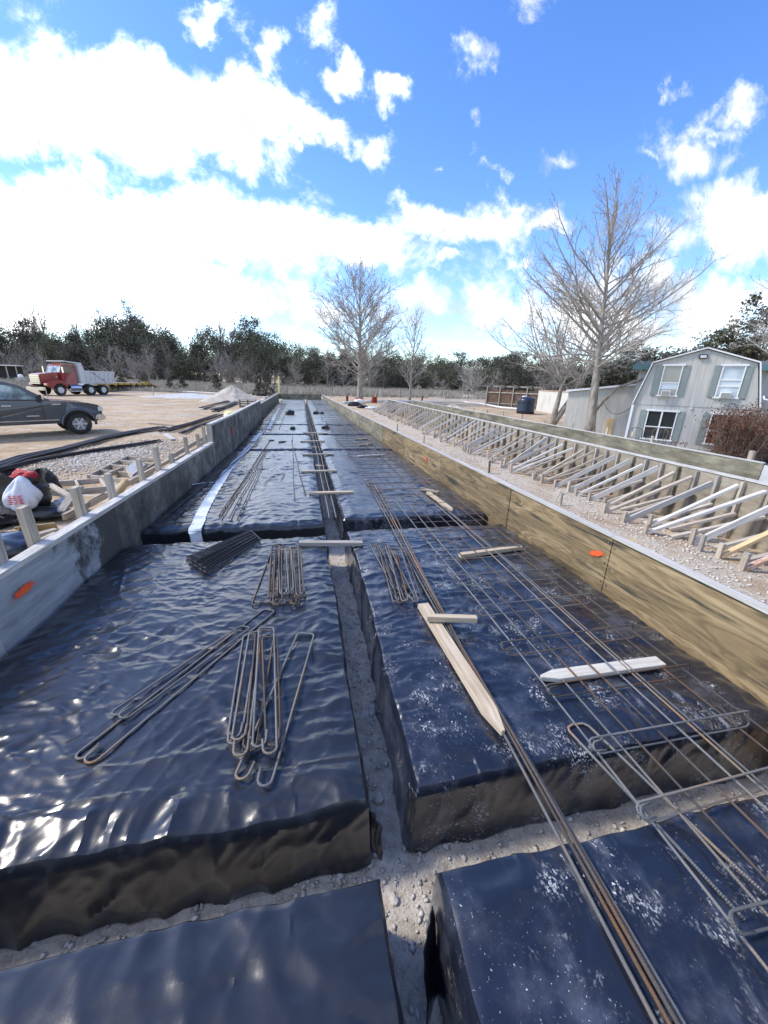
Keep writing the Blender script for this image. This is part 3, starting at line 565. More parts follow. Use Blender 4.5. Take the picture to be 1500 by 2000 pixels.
# left low form
fl = thing('plywood_form', 'low plywood form with orange paint mark, left of the nearest pads', 'formwork', (XL(2), 0, 0))
fl.location = (0, 0, 0)
zl = lambda y: .415
wall_panels(fl, XL, [-.2, 2.44], zl, -.5, -1, mat('grey_rough_plywood', (.34, .36, .35), .9, ramp=[(.3, (.2, .215, .21)), (.5, (.36, .375, .37)), (.7, (.46, .48, .47))], scale=4, stretch=(1, .3, 3), detail=9, nrough=.7, bump=.4, bscale=24))
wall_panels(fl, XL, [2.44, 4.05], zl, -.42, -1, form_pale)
wall_panels(fl, XL, [4.05, 6.0, 8.08], zl, -.42, -1, form_l)
plates(fl, XL, [2.5, 5.2, 7.0, 8.06], .436, -1)
p_ = W(33, 1147, .3)
paint_mark(fl, (XL(2.9)+.012, 2.69, .27), .15, .040, .05, 1, 3)
STK = [(2.72, .42, .10, .06), (3.13, .36, .085, .05), (3.72, .34, .085, .05), (4.28, .32, .05, .06), (5.0, .34, .06, .05), (5.55, .4, .085, .05), (6.05, .2, .05, .05), (6.75, .36, .06, .05), (7.5, .3, .06, .05), (7.9, .42, .06, .05)]
for i, (y, h, w, t) in enumerate(STK):
    x = XL(y)-.10; m_ = MB(); ln = random.uniform(-.04, .02)
    m_.beam((x, y, -.6), (x+ln, y+random.uniform(-.03, .03), .43+h*.82), w, t, up=(1, 0, 0))
    m_.build('stake', lumber if i % 3 else lumber_old, fl, bevel=.003)
for (za, zb_, x) in [(.28, .28, -.165), (.02, .02, -.165)]:
    m_ = MB(); m_.beam((XL(2.6)+x, 2.55, za), (XL(8)+x, 7.95, zb_), .04, .09, up=(0, 0, 1)); m_.build('waler', lumber, fl)
# left tall form, stained dark
ft = thing('plywood_form', 'taller dark stained plywood form beyond the low one, left of the pads', 'formwork')
wall_panels(ft, XL, [8.09, 10.5, 12.9, 15.3, 17.4], .765, -.45, -1, form_l)
plates(ft, XL, [8.09, 10.5, 12.9, 15.3, 17.4], .785, -1)
m_ = MB(); m_.beam((XL(8.1)-.045, 8.072, -.5), (XL(8.1)-.045, 8.072, .80), .09, .04, up=(0, 1, 0)); m_.build('end_stud', lumber_old, ft)
for y in np.arange(8.8, 17.4, 1.2):
    m_ = MB(); m_.beam((XL(y)-.06, y, -.5), (XL(y)-.06, y, .75), .09, .04, up=(0, 1, 0)); m_.build('stud', lumber_old, ft)
    m_ = MB(); m_.beam((XL(y)-.1, y+.05, .6), (XL(y)-1.1, y+.05, -.45), .04, .09); m_.build('brace', lumber_old, ft)
paint_mark(ft, (XL(9.7)+.012, 10.05, .42), .16, .08, 1.3, 1, 5)
# left far form
ff = thing('plywood_form', 'far pale plywood form with narrow uprights, left of the last pads', 'formwork')
XF = lambda y: -2.0+.004*(y-20)
wall_panels(ff, XF, [18.6, 21, 23.4, 25.8, 28.2, 30.6, 33, 35.4, 37.4], .43, -.45, -1, form_o)
plates(ff, XF, [18.6, 24, 30, 37.4], .45, -1)
for y in np.arange(19, 37.4, 1.2):
    m_ = MB(); m_.beam((XF(y)-.06, y, -.5), (XF(y)-.06, y, .5+.1*random.random()), .09, .04, up=(0, 1, 0)); m_.build('stud', lumber, ff)
# right form
fr = thing('plywood_form', 'long brown grained plywood form with orange paint mark, right of the pads', 'formwork')
YS = [-1.5, .1, 2.53, 4.15, 6.55, 8.95, 11.3, 13.7, 16.1, 18.5, 20.9, 23.3, 25.7, 28.1, 30.5, 32.9, 35.3, 37.4]
zr = lambda y: .475-.0025*y
XRr = lambda y: XR(min(y, 16))-.012*max(0, y-16)
wall_panels(fr, XRr, YS[:7], zr, -.45, 1, form_r); wall_panels(fr, XRr, YS[6:], zr, -.45, 1, form_o)
plates(fr, XRr, [-1.5, 1.0, 2.53, 4.15, 5.9, 8.4, 11.2, 14, 17, 20, 24, 28, 32, 37.4], lambda y: zr(y)+.014, 1, w=.055, t=.026, material=lumber_pale)
paint_mark(fr, (XR(2.7)-.010, 2.66, .27), .12, .036, -.35, 1, 8)
paint_mark(fr, (XR(7.3)-.010, 7.3, .22), .10, .05, .9, 1, 9)
m_ = MB(); m_.beam((XRr(38)-.1, 37.42, .2), (-2.1, 37.42, .2), .04, .45); m_.build('end_panel', form_o, fr)
for y in [1.9, 3.3, 5.0, 6.5, 8.0, 9.5, 11, 12.5, 14, 16, 18, 20, 22, 24, 26, 28, 30, 32, 34, 36]:
    m_ = MB(); m_.beam((XRr(y)+.06, y, -.5), (XRr(y)+.06, y, zr(y)-.01), .09, .038, up=(0, 1, 0)); m_.build('stud', lumber_old, fr)
# stakes standing in the path on the outer side
ss_ = thing('ground_stake', 'thick grey split stake standing in the gravel by the brown form', 'stake', (3.62, 2.86, -.5)); 
MB().beam((0, 0, -.1), (.02, 0, .44), .085, .075, up=(1, 0, 0)).build('post', lumber_old, ss_, bevel=.004)
PS = [((1366, 1078), .26, .055, 'short grey stake in the gravel just right of the thick split stake'), ((955, 925), .34, .05, 'dark stub of a stake rising behind the brown form'), ((1095, 988), .26, .04, 'short pale stake behind the middle of the brown form'),
      ((907, 884), .3, .05, 'pale short stake in the path behind the brown form near its middle'), ((828, 868), .34, .04, 'thin pale stake in the path beyond the orange paint mark'), ((776, 846), .4, .06, 'wide grey stake in the far part of the path'), ((1448, 1110), .22, .07, 'brown short stake at the right photo edge in the gravel')]
for (q, h, w, lab) in PS:
    p_ = W(q[0], q[1], -.5)
    o = MB().beam((0, 0, -.1), (random.uniform(-.02, .02), 0, h), w, w*.8, up=(1, 0, 0)).build('ground_stake', lumber_old if 'dark' not in lab else barkd, bevel=.003, loc=(p_[0], p_[1], -.5)); tag(o, lab, 'stake', 'stakes standing along the gravel path')

nails = MB()
for i_, y_ in enumerate(YS[:8]):
    for dy_ in (-.03, .03):
        for z_ in (.40, .22, .04, -.2): nails.box((XRr(y_+dy_)-.004, y_+dy_, z_+random.uniform(-.03, .03)), (.006, .011, .011))
nails.build('nail_heads', barkd, fr)
# second form with raking braces
f2 = thing('braced_form', 'plywood form held by a long row of pale raking braces', 'formwork')
X2 = lambda y: 6.46+.004*y
y2 = [1.2, 3.4, 5.84, 8.28, 10.7, 13.1, 15.5, 18, 20.4, 22.8, 25.3, 27.7, 30.1]
wall_panels(f2, X2, y2, .42, -.55, 1, form_t)
plates(f2, X2, [1.2, 4.4, 6.8, 9.2, 12, 15, 18, 22, 26, 30.1], .435, 1, w=.07, t=.032)
yb = 1.9; k = 0
while yb < 29.8:
    s_ = .38 if yb < 14 else .43
    yb += s_*random.uniform(.8, 1.15); k += 1
    x = X2(yb)
    if k % 1 == 0:
        m_ = MB(); m_.beam((x-.022, yb, -.55), (x-.022, yb, .40), .038, .085, up=(1, 0, 0)); m_.build('stud', random.choice([lumber, lumber_old, form_o]), f2)
    run = random.uniform(.85, 1.25); dy = random.uniform(.25, .75); zt = random.uniform(.27, .385)
    mt_ = random.choice([lumber_old, lumber, lumber_pale, lumber_pale])
    if k == 4: mt_ = lumber_new
    if k == 3: mt_ = lumber_red
    m_ = MB(); m_.beam((x-.05, yb+.05, zt), (x-run, yb+.05+dy, -.47), *((.085, .038) if random.random() < .6 else (.045, .085))); m_.build('brace', mt_, f2)
    m_ = MB(); m_.beam((x-run-.03, yb+.05+dy, -.6), (x-run-.03, yb+.05+dy, random.uniform(-.33, -.22)), .06, .04, up=(1, 0, 0)); m_.build('stake', lumber, f2)
    if k < 32:
        m_ = MB(); m_.beam((x-.05, yb-.04, random.uniform(-.15, .05)), (x-run*.8, yb-.04+dy*.8, -.47), .075, .038); m_.build('brace', lumber_old, f2)
# pad and third form behind it
LB = lambda y: X2(y)+.13; LC = lambda y: 8.25+.0*y
def pad2(label, y0, y1, seed): 
    return pad(label, LB, LC, y0, y1, .09, seed, 1., False, zb=-.4)
pad2('black sheeted strip between the braced form and the olive form by the house', .6, 13, 77); pad2('far black sheeted strip behind the raking braces', 13.3, 29.5, 83)
f3 = thing('plywood_form', 'olive weathered plywood form in front of the grey house', 'formwork')
X3 = lambda y: 8.34
wall_panels(f3, X3, [5.45, 7.9, 10.3, 12.7, 15.1, 17.5, 20, 22.4, 24.8, 27.3, 29.5], .43, -1.0, 1, form_o)
plates(f3, X3, [5.45, 9, 12, 15, 18, 22, 26, 29.5], .445, 1, w=.05, t=.025)
for y in np.arange(8, 29, 1.5):
    m_ = MB(); m_.beam((8.43, y, -.6), (8.43, y, .5+.18*random.random()), .05, .04, up=(1, 0, 0)); m_.build('stake', lumber, f3)
f4 = thing('concrete_form_wall', 'short pale grey plywood wall ending the olive form at right', 'formwork')
wall_panels(f4, lambda y: 8.28, [1.0, 3.2, 5.40], .43, -.9, 1, mat('pale_concrete', (.52, .53, .5), .9, ramp=[(.3, (.42, .43, .4)), (.7, (.6, .61, .58))], scale=4, bump=.2))
m_ = MB(); m_.beam((8.42, 5.75, -.9), (8.42, 5.75, .62), .09, .05, up=(1, 0, 0)); m_.build('stake', lumber, f4)

# ------------------------------------------------------------------ rebar
RB = .0062
def bar(name, pts, r, material, label, group=None, cat='rebar', n=6):
    o = MB().tube(pts, r, n).build(name, material, smooth=True); return tag(o, label, cat, group)
def hook_pts(end, direction, inward, rad=.032, tip=.06, lift=0.):
    """points of a hook that turns back from 'end' (moving along direction) towards 'inward'"""
    d = nrm(direction); i = nrm(inward-d*np.dot(inward, d)); c = end+i*rad; P = []
    for k in range(1, 7):
        a = k/6*pi*.92; P.append(c-i*rad*cos(a)+d*rad*sin(a)+np.array([0, 0, lift*k/6]))
    P.append(P[-1]-d*tip+i*.004+np.array([0, 0, lift*.3])); return P
def stirrup_pts(c1, c2, h1, h2, z, rad=.03, tip=.055, inw=1, dz=0.):
    """U shaped stirrup: closed end c1-c2, open hooked ends h1,h2 (all px)"""
    A = W(*c1, z); B = W(*c2, z); H1 = W(*h1, z); H2 = W(*h2, z)
    A[2] += dz; B[2] += dz
    d1 = nrm(H1-A); d2 = nrm(H2-B); mid = nrm(B-A); e = .022
    k1 = hook_pts(H1-d1*rad, d1, mid*inw, rad, tip, .008); k2 = hook_pts(H2-d2*rad, d2, -mid*inw, rad, tip, .008)
    P = k1[::-1]+[H1-d1*rad, H1-d1*.25, (A+H1)/2, A+d1*e*1.2, A+d1*.006+mid*.006, A+mid*e, B-mid*e, B-mid*.006+d2*.006, B+d2*e*1.2, (B+H2)/2, H2-d2*.25, H2-d2*rad]+k2
    return np.array(P)
def stirrup(c1, c2, h1, h2, z, label, group, material=steel_grey, r=RB, **k):
    return bar('stirrup', stirrup_pts(c1, c2, h1, h2, z, **k), r, material, label, group, 'rebar stirrup')
G1 = 'loose rebar stirrups lying on the pads'
stirrup((516, 1190), (538, 1193), (143, 1478), (178, 1495), .012, 'longest loose stirrup slanting across the left pad', G1, inw=1)
stirrup((470, 1222), (490, 1226), (214, 1393), (243, 1407), .020, 'second slanting stirrup lying just above the longest one', G1)
stirrup((582, 1236), (614, 1238), (456, 1522), (528, 1537), .022, 'lone wide stirrup at the right edge of the front loose pile', G1)
FP = [((476, 1240), (503, 1238), (444, 1445), (470, 1452)), ((500, 1230), (537, 1232), (478, 1470), (500, 1462)), ((487, 1236), (512, 1232), (452, 1448), (482, 1475)), ((512, 1245), (541, 1243), (520, 1458), (548, 1455)), ((506, 1226), (535, 1225), (493, 1462), (541, 1470))]
for i, q in enumerate(FP):
    stirrup(*q, .014+.011*i, 'hooked stirrup tangled in the front loose pile on the left pad', 'stirrups tangled in the front loose pile', [steel_grey, steel][i % 2])
rr = random.Random(4)
for i in range(13):
    a = rr.uniform(0, 1); x0 = 536+44*a; x1 = 532+58*a+rr.uniform(-6, 6); w0 = rr.uniform(12, 17); w1 = rr.uniform(14, 20); y0 = 1066+rr.uniform(-4, 9); y1 = 1172+rr.uniform(-14, 12)
    stirrup((x0-w0/2, y0), (x0+w0/2, y0), (x1-w1/2, y1), (x1+w1/2, y1), .012+.0055*i, 'hooked stirrup in the heaped pile beside the trench on the left pad', 'stirrups heaped beside the trench', [steel, steel_grey, steel][i % 3], r=.0055, rad=.026, tip=.04)
stirrup((530, 1076), (545, 1072), (491, 1183), (528, 1178), .012, 'single stirrup leaning out left of the heaped pile', G1, steel, r=.0055)
for i in range(12):
    u = i/11-.5; lay = i % 3
    A = np.array([500, 1045])+np.array([10, 9])*u*1.4; B = np.array([384, 1104])+np.array([26, 16])*u*1.3
    pw = np.array([3.2, 3.4])
    stirrup(A-pw, A+pw, B-pw*1.4, B+pw*1.6, .014+.012*lay+.002*(i % 2), 'black stirrup in the tight bundle at the back of the left pad', 'black stirrups in one bundle', steel_dark, r=.006, rad=.02, tip=.03)
RP = [((723, 1064), (738, 1063), (770, 1152), (790, 1155)), ((735, 1062), (757, 1063), (775, 1160), (800, 1150)), ((742, 1078), (762, 1076), (768, 1176), (785, 1172)), ((748, 1074), (775, 1072), (778, 1178), (795, 1170)), ((752, 1066), (760, 1068), (790, 1172), (812, 1170)), ((770, 1074), (790, 1073), (800, 1178), (825, 1172)), ((758, 1070), (782, 1071), (785, 1175), (818, 1176))]
for i, q in enumerate(RP):
    stirrup(*q, .012+.008*i, 'hooked stirrup in the small pile left of the long bars on the right pad', 'stirrups piled on the right pad', [steel_grey, steel][i % 2], r=.0055, rad=.024, tip=.04)
q_ = [W(905, 0+922+8, .02), W(548, 925, .02)]
bar('bent_bar', [W(515, 945, .015), W(536, 927, .015), W(553, 925, .015), W(556, 926, .015), W(549, 938, .015)], .005, steel_dark, 'small bent bar lying alone in the middle of the taped pad')

# long straight bars
def long_bar(pts, label, group, material=steel, r=.0075):
    P = [np.array(p, float) for p in pts]; Q = []
    for a, b in zip(P[:-1], P[1:]):
        for t in np.linspace(0, 1, 14)[:-1]:
            p = a+(b-a)*t; p = p+np.array([.006*sin(p[1]*1.7+len(label)), 0, .003*sin(p[1]*2.3+P[0][0]*40)]); Q.append(p)
    Q.append(P[-1]); return bar('rebar_bar', Q, r, material, label, group)
G2 = 'long bars bundled over the right pads'
for i, (xn, xf_, yf, zz) in enumerate([(.875, 1.07, 6.6, .024), (.905, 1.12, 6.55, .038), (.95, 1.17, 6.45, .024), (.92, 1.22, 6.2, .05)]):
    long_bar([(xn, .22, zz), ((xn*.45+.985*.55), 1.9, zz), (xf_, yf, zz)], 'long grey bar in the bundle running from the lower edge over the right pads', G2, [steel_grey, steel, steel_grey, steel][i], .0072)
LBs = [((428, 1008), (527, 860)), ((433, 1010), (522, 875)), ((448, 1012), (521, 880)), ((463, 1016), (513, 905))]
for i, (a, b) in enumerate(LBs): long_bar([W(*a, .02+.006*i), W(*b, .02+.006*i)], 'brown bar in the fan of bars right of the white tape', 'fan of bars right of the white tape', steel, .0075)
for i, (a, b) in enumerate([((316, 1016), (490, 870)), ((339, 1016), (512, 855)), ((352, 985), (505, 866))]): long_bar([W(*a, .02), W(*b, .02)], 'dark thin bar lying left of the white tape', 'bars left of the white tape', steel_dark, .007)
for i, (a, b) in enumerate([((575, 975), (571, 850)), ((597, 966), (569, 858))]): long_bar([W(*a, .02), W(*b, .02)], 'thin reddish bar crossing near the right side of the taped pad', 'two crossing reddish bars', steel, .007)
for i, (x0, x1) in enumerate([(.30, .29), (.385, .38)]): long_bar([(x0, 4.7, -.02), (x0+.02, 9.5, .03), (x1, 30, .04)], 'long bar laid along over the central trench', 'two bars along the central trench', steel_grey, .008)
for i, (a, b, lab) in enumerate([((492, 846), (530, 790), 'far dark bar along the left pads'), ((545, 838), (560, 800), 'far bar beside the crumpled dark scrap')]): long_bar([W(*a, .02), W(*b, .02)], lab, None, steel, .008)
# cages: long bars tied to hooked stirrups standing on edge
def cage(label, xs, y0, y1, sy, x0, x1, rad, material, seed, z0=.012):
    t = thing('rebar_cage', label, 'rebar cage', (0, 0, 0)); r = random.Random(seed)
    for (x, z, mt_) in xs:
        Q = [(x+.012*sin(y*1.3+x*9), y, z+z0+.004*sin(y*2+x*7)) for y in np.linspace(y0+r.uniform(-.1, .2), y1+r.uniform(-.4, .1), 18)]
        MB().tube(Q, rad, 6).build('long_bar', mt_, t, smooth=True)
    for y in sy:
        a = x0+r.uniform(-.04, .04); b = x1+r.uniform(-.03, .03); dy = r.uniform(-.03, .05); zt = .095+z0; zb_ = .014+z0; tl = r.uniform(-.02, .02)
        P0 = np.array([a, y, zt]); P1 = np.array([b, y+dy, zt]); P2 = np.array([b-.012, y+dy-.03+tl, zb_]); P3 = np.array([a+.05, y-.03+tl, zb_])
        d = nrm(P0-P1); inn = np.array([0, -.3, -1.])
        k1 = hook_pts(P0, d, np.array([0, -.8, -.6]), .026, .05); k2 = hook_pts(P3, nrm(P3-P2), np.array([0, .9, .45]), .026, .05)
        P = k1[::-1]+[P0, (P0+P1)/2, P1-np.array([.02, 0, 0]), P1+np.array([-.005, 0, -.005]), P1+np.array([0, 0, -.02]), P2+np.array([0, 0, .02]), P2+np.array([-.005, 0, .004]), P2-np.array([.02, 0, 0]), (P2+P3)/2, P3]+k2
        MB().tube(P, rad*.86, 6).build('stirrup', r.choice([material, steel_grey, steel]), t, smooth=True)
    return t
CX_ = [(1.30, .02, steel_grey), (1.43, .02, steel_grey), (1.50, .055, steel), (1.64, .075, steel), (1.76, .075, steel_grey), (1.885, .03, steel_grey), (1.91, .03, steel_grey), (2.12, .02, steel), (2.15, .085, steel)]
cage('nearest rebar cage of parallel bars and hooked stirrups over the front right pads', CX_, .2, 5.2, [.50, .84, 1.13, 1.47, 1.85, 2.27, 2.75, 3.25, 3.75, 4.3], 1.24, 2.20, .0056, steel_grey, 1)
CB_ = [(x-.12, z, m_) for x, z, m_ in CX_[2:]]
cage('dense middle rebar cage behind the nearest one on the right pads', CB_, 4.9, 10.2, list(np.arange(4.75, 10, .38)), 1.02, 2.02, .005, steel, 2)
cage('far rebar cage lying beyond the second right pad', [(x-.2, z, m_) for x, z, m_ in CX_[2:]], 10, 16.5, list(np.arange(10.1, 16.2, .5)), .95, 1.95, .005, steel, 3)
cage('farthest rebar cage along the right form', [(x-.35, z, m_) for x, z, m_ in CX_[3:]], 16.6, 34, list(np.arange(16.8, 34, .9)), .85, 1.75, .005, steel, 4)
cage('far rebar cage along the left form beyond the taped pad', [(x-3.15, z, m_) for x, z, m_ in CX_[3:8]], 13, 30, list(np.arange(13, 30, .8)), -1.6, -1.0, .005, steel, 5)
t_ = [W(1112, 1428, .012), W(1110, 1421, .014), W(1118, 1415, .016), W(1138, 1413, .016), W(1150, 1418, .016), W(1165, 1432, .015), W(1250, 1513, .014), W(1407, 1665, .014), W(1497, 1748, .014)]
bar('bent_bar', [W(1455, 1797, .012), W(1304, 1633, .012), W(1200, 1522, .012)]+t_, .0065, steel_grey, 'long U shaped bar reaching over the gap to the lower right pad')

# ------------------------------------------------------------------ loose lumber on the pads
def board(px0, px1, z, w, t, label, material=lumber, pointed=0., name='wood_board', cat='board', group=None):
    a = W(*px0, z); b = W(*px1, z); c = (a+b)/2
    o = MB().beam(a-c, b-c, w, t, pointed=pointed).build(name, material, bevel=.002, loc=c); return tag(o, label, cat, group)
board((826, 1182), (983, 1432), .035, .085, .036, 'long pointed wooden stake lying along the bar bundle', lumber_tan, .14, 'wooden_stake', 'stake')
board((834, 1206), (931, 1209), .085, .045, .04, 'short wood block laid across the bar bundle', lumber_tan)
board((1290, 1293), (1056, 1324), .025, .08, .03, 'pale pointed stake lying under the nearest rebar cage', lumber_cream, .10, 'wooden_stake', 'stake')
board((898, 1085), (1017, 1069), .03, .055, .04, 'square wood stick lying under the bars behind the pale stake', lumber_tan)
board((584, 1061), (708, 1061), .025, .07, .04, 'grey wood board bridging the trench behind the heaped stirrups', lumber_old)
board((690, 961), (604, 963), .02, .075, .03, 'pointed pale stake bridging the trench beside the fan of bars', lumber_tan, .12, 'wooden_stake', 'stake')
board((588, 921), (658, 919), .02, .06, .03, 'narrow board bridging the trench beyond the pointed stake', lumber)
board((591, 888), (652, 887), .02, .08, .03, 'fourth board from the camera bridging the trench', lumber)
board((587, 862), (634, 861), .02, .08, .03, 'fifth board from the camera bridging the trench', lumber)
board((592, 845), (640, 846), .02, .08, .03, 'far thin board bridging the trench by the black lump', lumber)
board((836, 962), (884, 997), .03, .07, .03, 'weathered stake under the dense middle cage', lumber_tan, .1, 'wooden_stake', 'stake')
board((822, 954), (858, 962), .03, .07, .03, 'short brown board behind the stake in the middle cage', lumber)
board((700, 891), (752, 888), .02, .06, .03, 'thin pale stick on the sheeted pad under the middle cage', capwood)
board((692, 858), (718, 857), .02, .07, .03, 'small brown board lying on the narrow right pad', lumber)
board((700, 869), (728, 867), .02, .07, .03, 'second small board lying on the narrow right pad', lumber)
# tape strips
def strip(pts, w, label, z=.012):
    P = [np.array(p, float) for p in pts]; V = []
    for _ in range(2):
        P = [P[0]]+[q for a, b in zip(P[:-1], P[1:]) for q in (a*.75+b*.25, a*.25+b*.75)]+[P[-1]]
    Q = []
    for a, b in zip(P[:-1], P[1:]):
        for t in np.linspace(0, 1, 4)[:-1]: Q.append(a+(b-a)*t)
    Q.append(P[-1]); k = len(Q)
    for i, p in enumerate(Q):
        d = nrm(Q[min(i+1, k-1)]-Q[max(i-1, 0)]); x = np.cross(d, (0, 0, 1)); x = nrm(x); zz = p[2]+.002*sin(i*1.7)
        ww = w*(1+.06*sin(i*2.3))
        V += [(p-x*ww/2)*[1, 1, 0]+[0, 0, zz], (p+x*ww/2)*[1, 1, 0]+[0, 0, zz], (p+x*ww/2)*[1, 1, 0]+[0, 0, zz-.003], (p-x*ww/2)*[1, 1, 0]+[0, 0, zz-.003]]
    fc = []
    for i in range(k-1):
        for c in range(4): fc.append((i*4+c, i*4+(c+1) % 4, i*4+4+(c+1) % 4, i*4+4+c))
    fc += [(3, 2, 1, 0), (4*k-4, 4*k-3, 4*k-2, 4*k-1)]
    o = MB().add(V, fc).build('seam_tape', tape, smooth=False); return tag(o, label, 'tape')
z_ = .014
a0 = W(377, 1046, 0); strip([(a0[0]-.0, 4.375, -.22), (a0[0]-.01, 4.385, -.06), (a0[0]-.02, 4.395, .012), (a0[0]-.025, 4.50, .018), (a0[0]-.03, 4.65, .018), W(392, 1005, z_), W(412, 968, z_), W(436, 932, z_), W(446, 916, z_)], .135, 'nearest white tape strip running down the taped pad to its front edge')
strip([W(449, 915, z_), W(470, 890, z_), W(491, 868, z_)], .13, 'second white tape strip ending at the gap of the taped pad')
strip([W(494, 862, z_), W(507, 848, z_+.01), W(516, 840, z_)], .14, 'far white tape strip next to the flat black scraps')
strip([W(525, 838, z_), W(530, 826, z_), W(536, 812, z_), W(545, 798, z_)], .12, 'farthest white tape strip along the left pads')
strip([W(362, 948, z_), W(400, 942, z_), W(446, 942, z_)], .03, 'thin white tape lying crosswise over the taped pad')
# ------------------------------------------------------------------ trees
def branch_path(p, d, ln, n, wob, upt, r):
    P = [np.array(p, float)]; d = nrm(d); st = ln/n
    for i in range(n):
        d = nrm(d+r.normal(0, wob, 3)+np.array([0, 0, upt])); P.append(P[-1]+d*st)
    return np.array(P)
def at(P, t):
    k = t*(len(P)-1); i = min(int(k), len(P)-2); f = k-i
    return P[i]*(1-f)+P[i+1]*f, nrm(P[i+1]-P[i])
def side_dir(d, ang, az):
    a = np.cross(d, (0, 0, 1)) if abs(d[2]) < .95 else np.cross(d, (1, 0, 0)); a = nrm(a); b = np.cross(d, a)
    return nrm(d*cos(ang)+(a*cos(az)+b*sin(az))*sin(ang))
def twigs(mb, P, r0, r, depth, density, ln, ang, upt, minr, flat=None):
    """side shoots along a path, then theirs"""
    L_ = np.sum(np.linalg.norm(np.diff(P, axis=0), axis=1)); n = max(2, int(L_*density))
    for i in range(n):
        t = .18+.82*(i+r.rand())/n; p, d = at(P, min(t, .99)); az = r.rand()*2*pi
        l = ln*(1.15-.75*t)*(.6+.7*r.rand())
        nd = side_dir(d, ang*(.7+.6*r.rand()), az); nd[2] = nd[2]*.8+.18
        q = branch_path(p, nd, l, 3 if depth == 0 else 4, .16, upt, r)
        rr = max(minr, r0*(1-.75*t)*.55)
        mb.tube(q, np.linspace(rr, max(minr*.7, rr*.35), len(q)), 3, cap=False)
        if depth > 0: twigs(mb, q, rr, r, depth-1, density*1.75, l*.42, ang, upt, minr, flat)
def leader_tree(name, label, loc, H, tr, h0, prof, nlat, seed, lean=(0, 0), ang=(65, 28), depth=1, dens=2.0, tl=.42, minr=.008, cat='tree', trunk_mat=None, twig_mat=None, group=None, trunkfork=None):
    r = np.random.RandomState(seed); t = thing(name, label, cat, loc, 0, group)
    hs = np.linspace(0, 1, 16); wob = np.cumsum(r.normal(0, .012*H/10, (16, 2)), axis=0)
    T = np.stack([lean[0]*hs**1.3+wob[:, 0], lean[1]*hs**1.3+wob[:, 1], hs*H], -1); T[0, 2] = -.3
    rad = tr*((1-hs)**1.45*.93+.045); rad[0] *= 1.35
    m_ = MB(); m_.tube(T, rad, 10); m_.build('trunk', trunk_mat or bark, t, smooth=True)
    c = MB(); az = r.rand()*6
    for i in range(nlat):
        f = (i+.5*r.rand())/nlat; z = (h0+(H*.96-h0)*f**1.25)/H; p, d = at(T, min(z, .985)); az += 2.4+r.normal(0, .35)
        a = radians(ang[0]+(ang[1]-ang[0])*f)*(.8+.4*r.rand())
        nd = np.array([cos(az)*sin(a), sin(az)*sin(a), cos(a)])
        zc, hh, ww = prof                                    # crown envelope: centre height, half height, half width
        E = np.array([ww, ww, hh]); o_ = (p-np.array([lean[0]*.6, lean[1]*.6, zc]))/E; d_ = nd/E
        A_, B_, C_ = d_ @ d_, 2*(o_ @ d_), o_ @ o_-1; D_ = B_*B_-4*A_*C_
        l = ((-B_+math.sqrt(D_))/(2*A_)) if D_ > 0 else .8
        l = max(.5, min(l, H*.6))*(.62+.42*r.rand())
        q = branch_path(p, nd, l, 8, .09, .03, r); rr = max(minr*1.4, min(tr*.30, l*.0115)*(1.05-.3*f))
        c.tube(q, np.linspace(rr, max(minr, rr*.25), len(q)), 5 if rr > .03 else 4, cap=False)
        twigs(c, q, rr, r, depth, dens, l*tl, radians(42), .05, minr)
    c.build('crown', twig_mat or twigm, t)
    return t
def gz(x, y): return float(terr(x, y))
p_ = W(702, 785, -.5)
leader_tree('bare_tree', 'tall bare tree with orange fencing round its foot, at the far end', (p_[0], p_[1], -.5), 14.2, .34, 2.6,
    (7.9, 6.4, 5.9), 74, 5, ang=(72, 26), depth=2, dens=2.6, tl=.34, minr=.012)
p_ = W(800, 786, -.5)
leader_tree('bare_tree', 'smaller slender bare tree right of the tall one', (p_[0], p_[1], -.5), 10.2, .19, 1.5,
    (5.6, 4.8, 2.7), 46, 9, ang=(50, 20), depth=2, dens=2.0, tl=.38, minr=.013, lean=(.35, 0))
p_ = W(1150, 845, -.5)
leader_tree('bare_tree', 'largest bare tree with thick pale trunk in front of the grey shed', (p_[0], p_[1], -.55), 10.9, .25, 3.2,
    (6.1, 4.9, 4.9), 70, 14, ang=(76, 26), depth=2, dens=3.1, tl=.33, minr=.006, lean=(-1.0, 0))
# two stemmed tree
p_ = W(1078, 824, -.5); t = thing('bare_tree', 'leaning bare tree with two stems by the dark water tank', 'tree', (p_[0], p_[1], -.5)); r = np.random.RandomState(8)
m_ = MB(); c = MB()
for (d, ln, r0, sgn) in [((.12, 0, 1), 3.0, .21, -1), ((.62, -.1, 1), 7.8, .22, 1)]:
    P = branch_path((0, 0, -.3), d, ln, 9, .035, .0 if sgn < 0 else .025, r); m_.tube(P, np.linspace(r0, r0*.45 if sgn < 0 else .04, len(P)), 9)
    nb = 15 if sgn < 0 else 26
    for i in range(nb):
        q0, dd = at(P, (.80+.2*i/nb) if sgn < 0 else (.30+.69*i/nb)); a = r.uniform(.5, 1.15)
        az = (pi+r.normal(0, .9)) if (sgn < 0 or i < 8) else r.rand()*6.28
        l = r.uniform(4.0, 6.6) if sgn < 0 else r.uniform(3.0, 5.4)*(1.1-.5*i/nb)
        nd = np.array([cos(az)*sin(a), sin(az)*sin(a), cos(a)]); q = branch_path(q0, nd, l, 8, .09, .03, r)
        c.tube(q, np.linspace(.055, .012, len(q)), 4, cap=False); twigs(c, q, .05, r, 2, 2.0, l*.38, radians(42), .03, .0085)
m_.build('trunk', barkd if False else bark, t, smooth=True); c.build('crown', twigm, t)
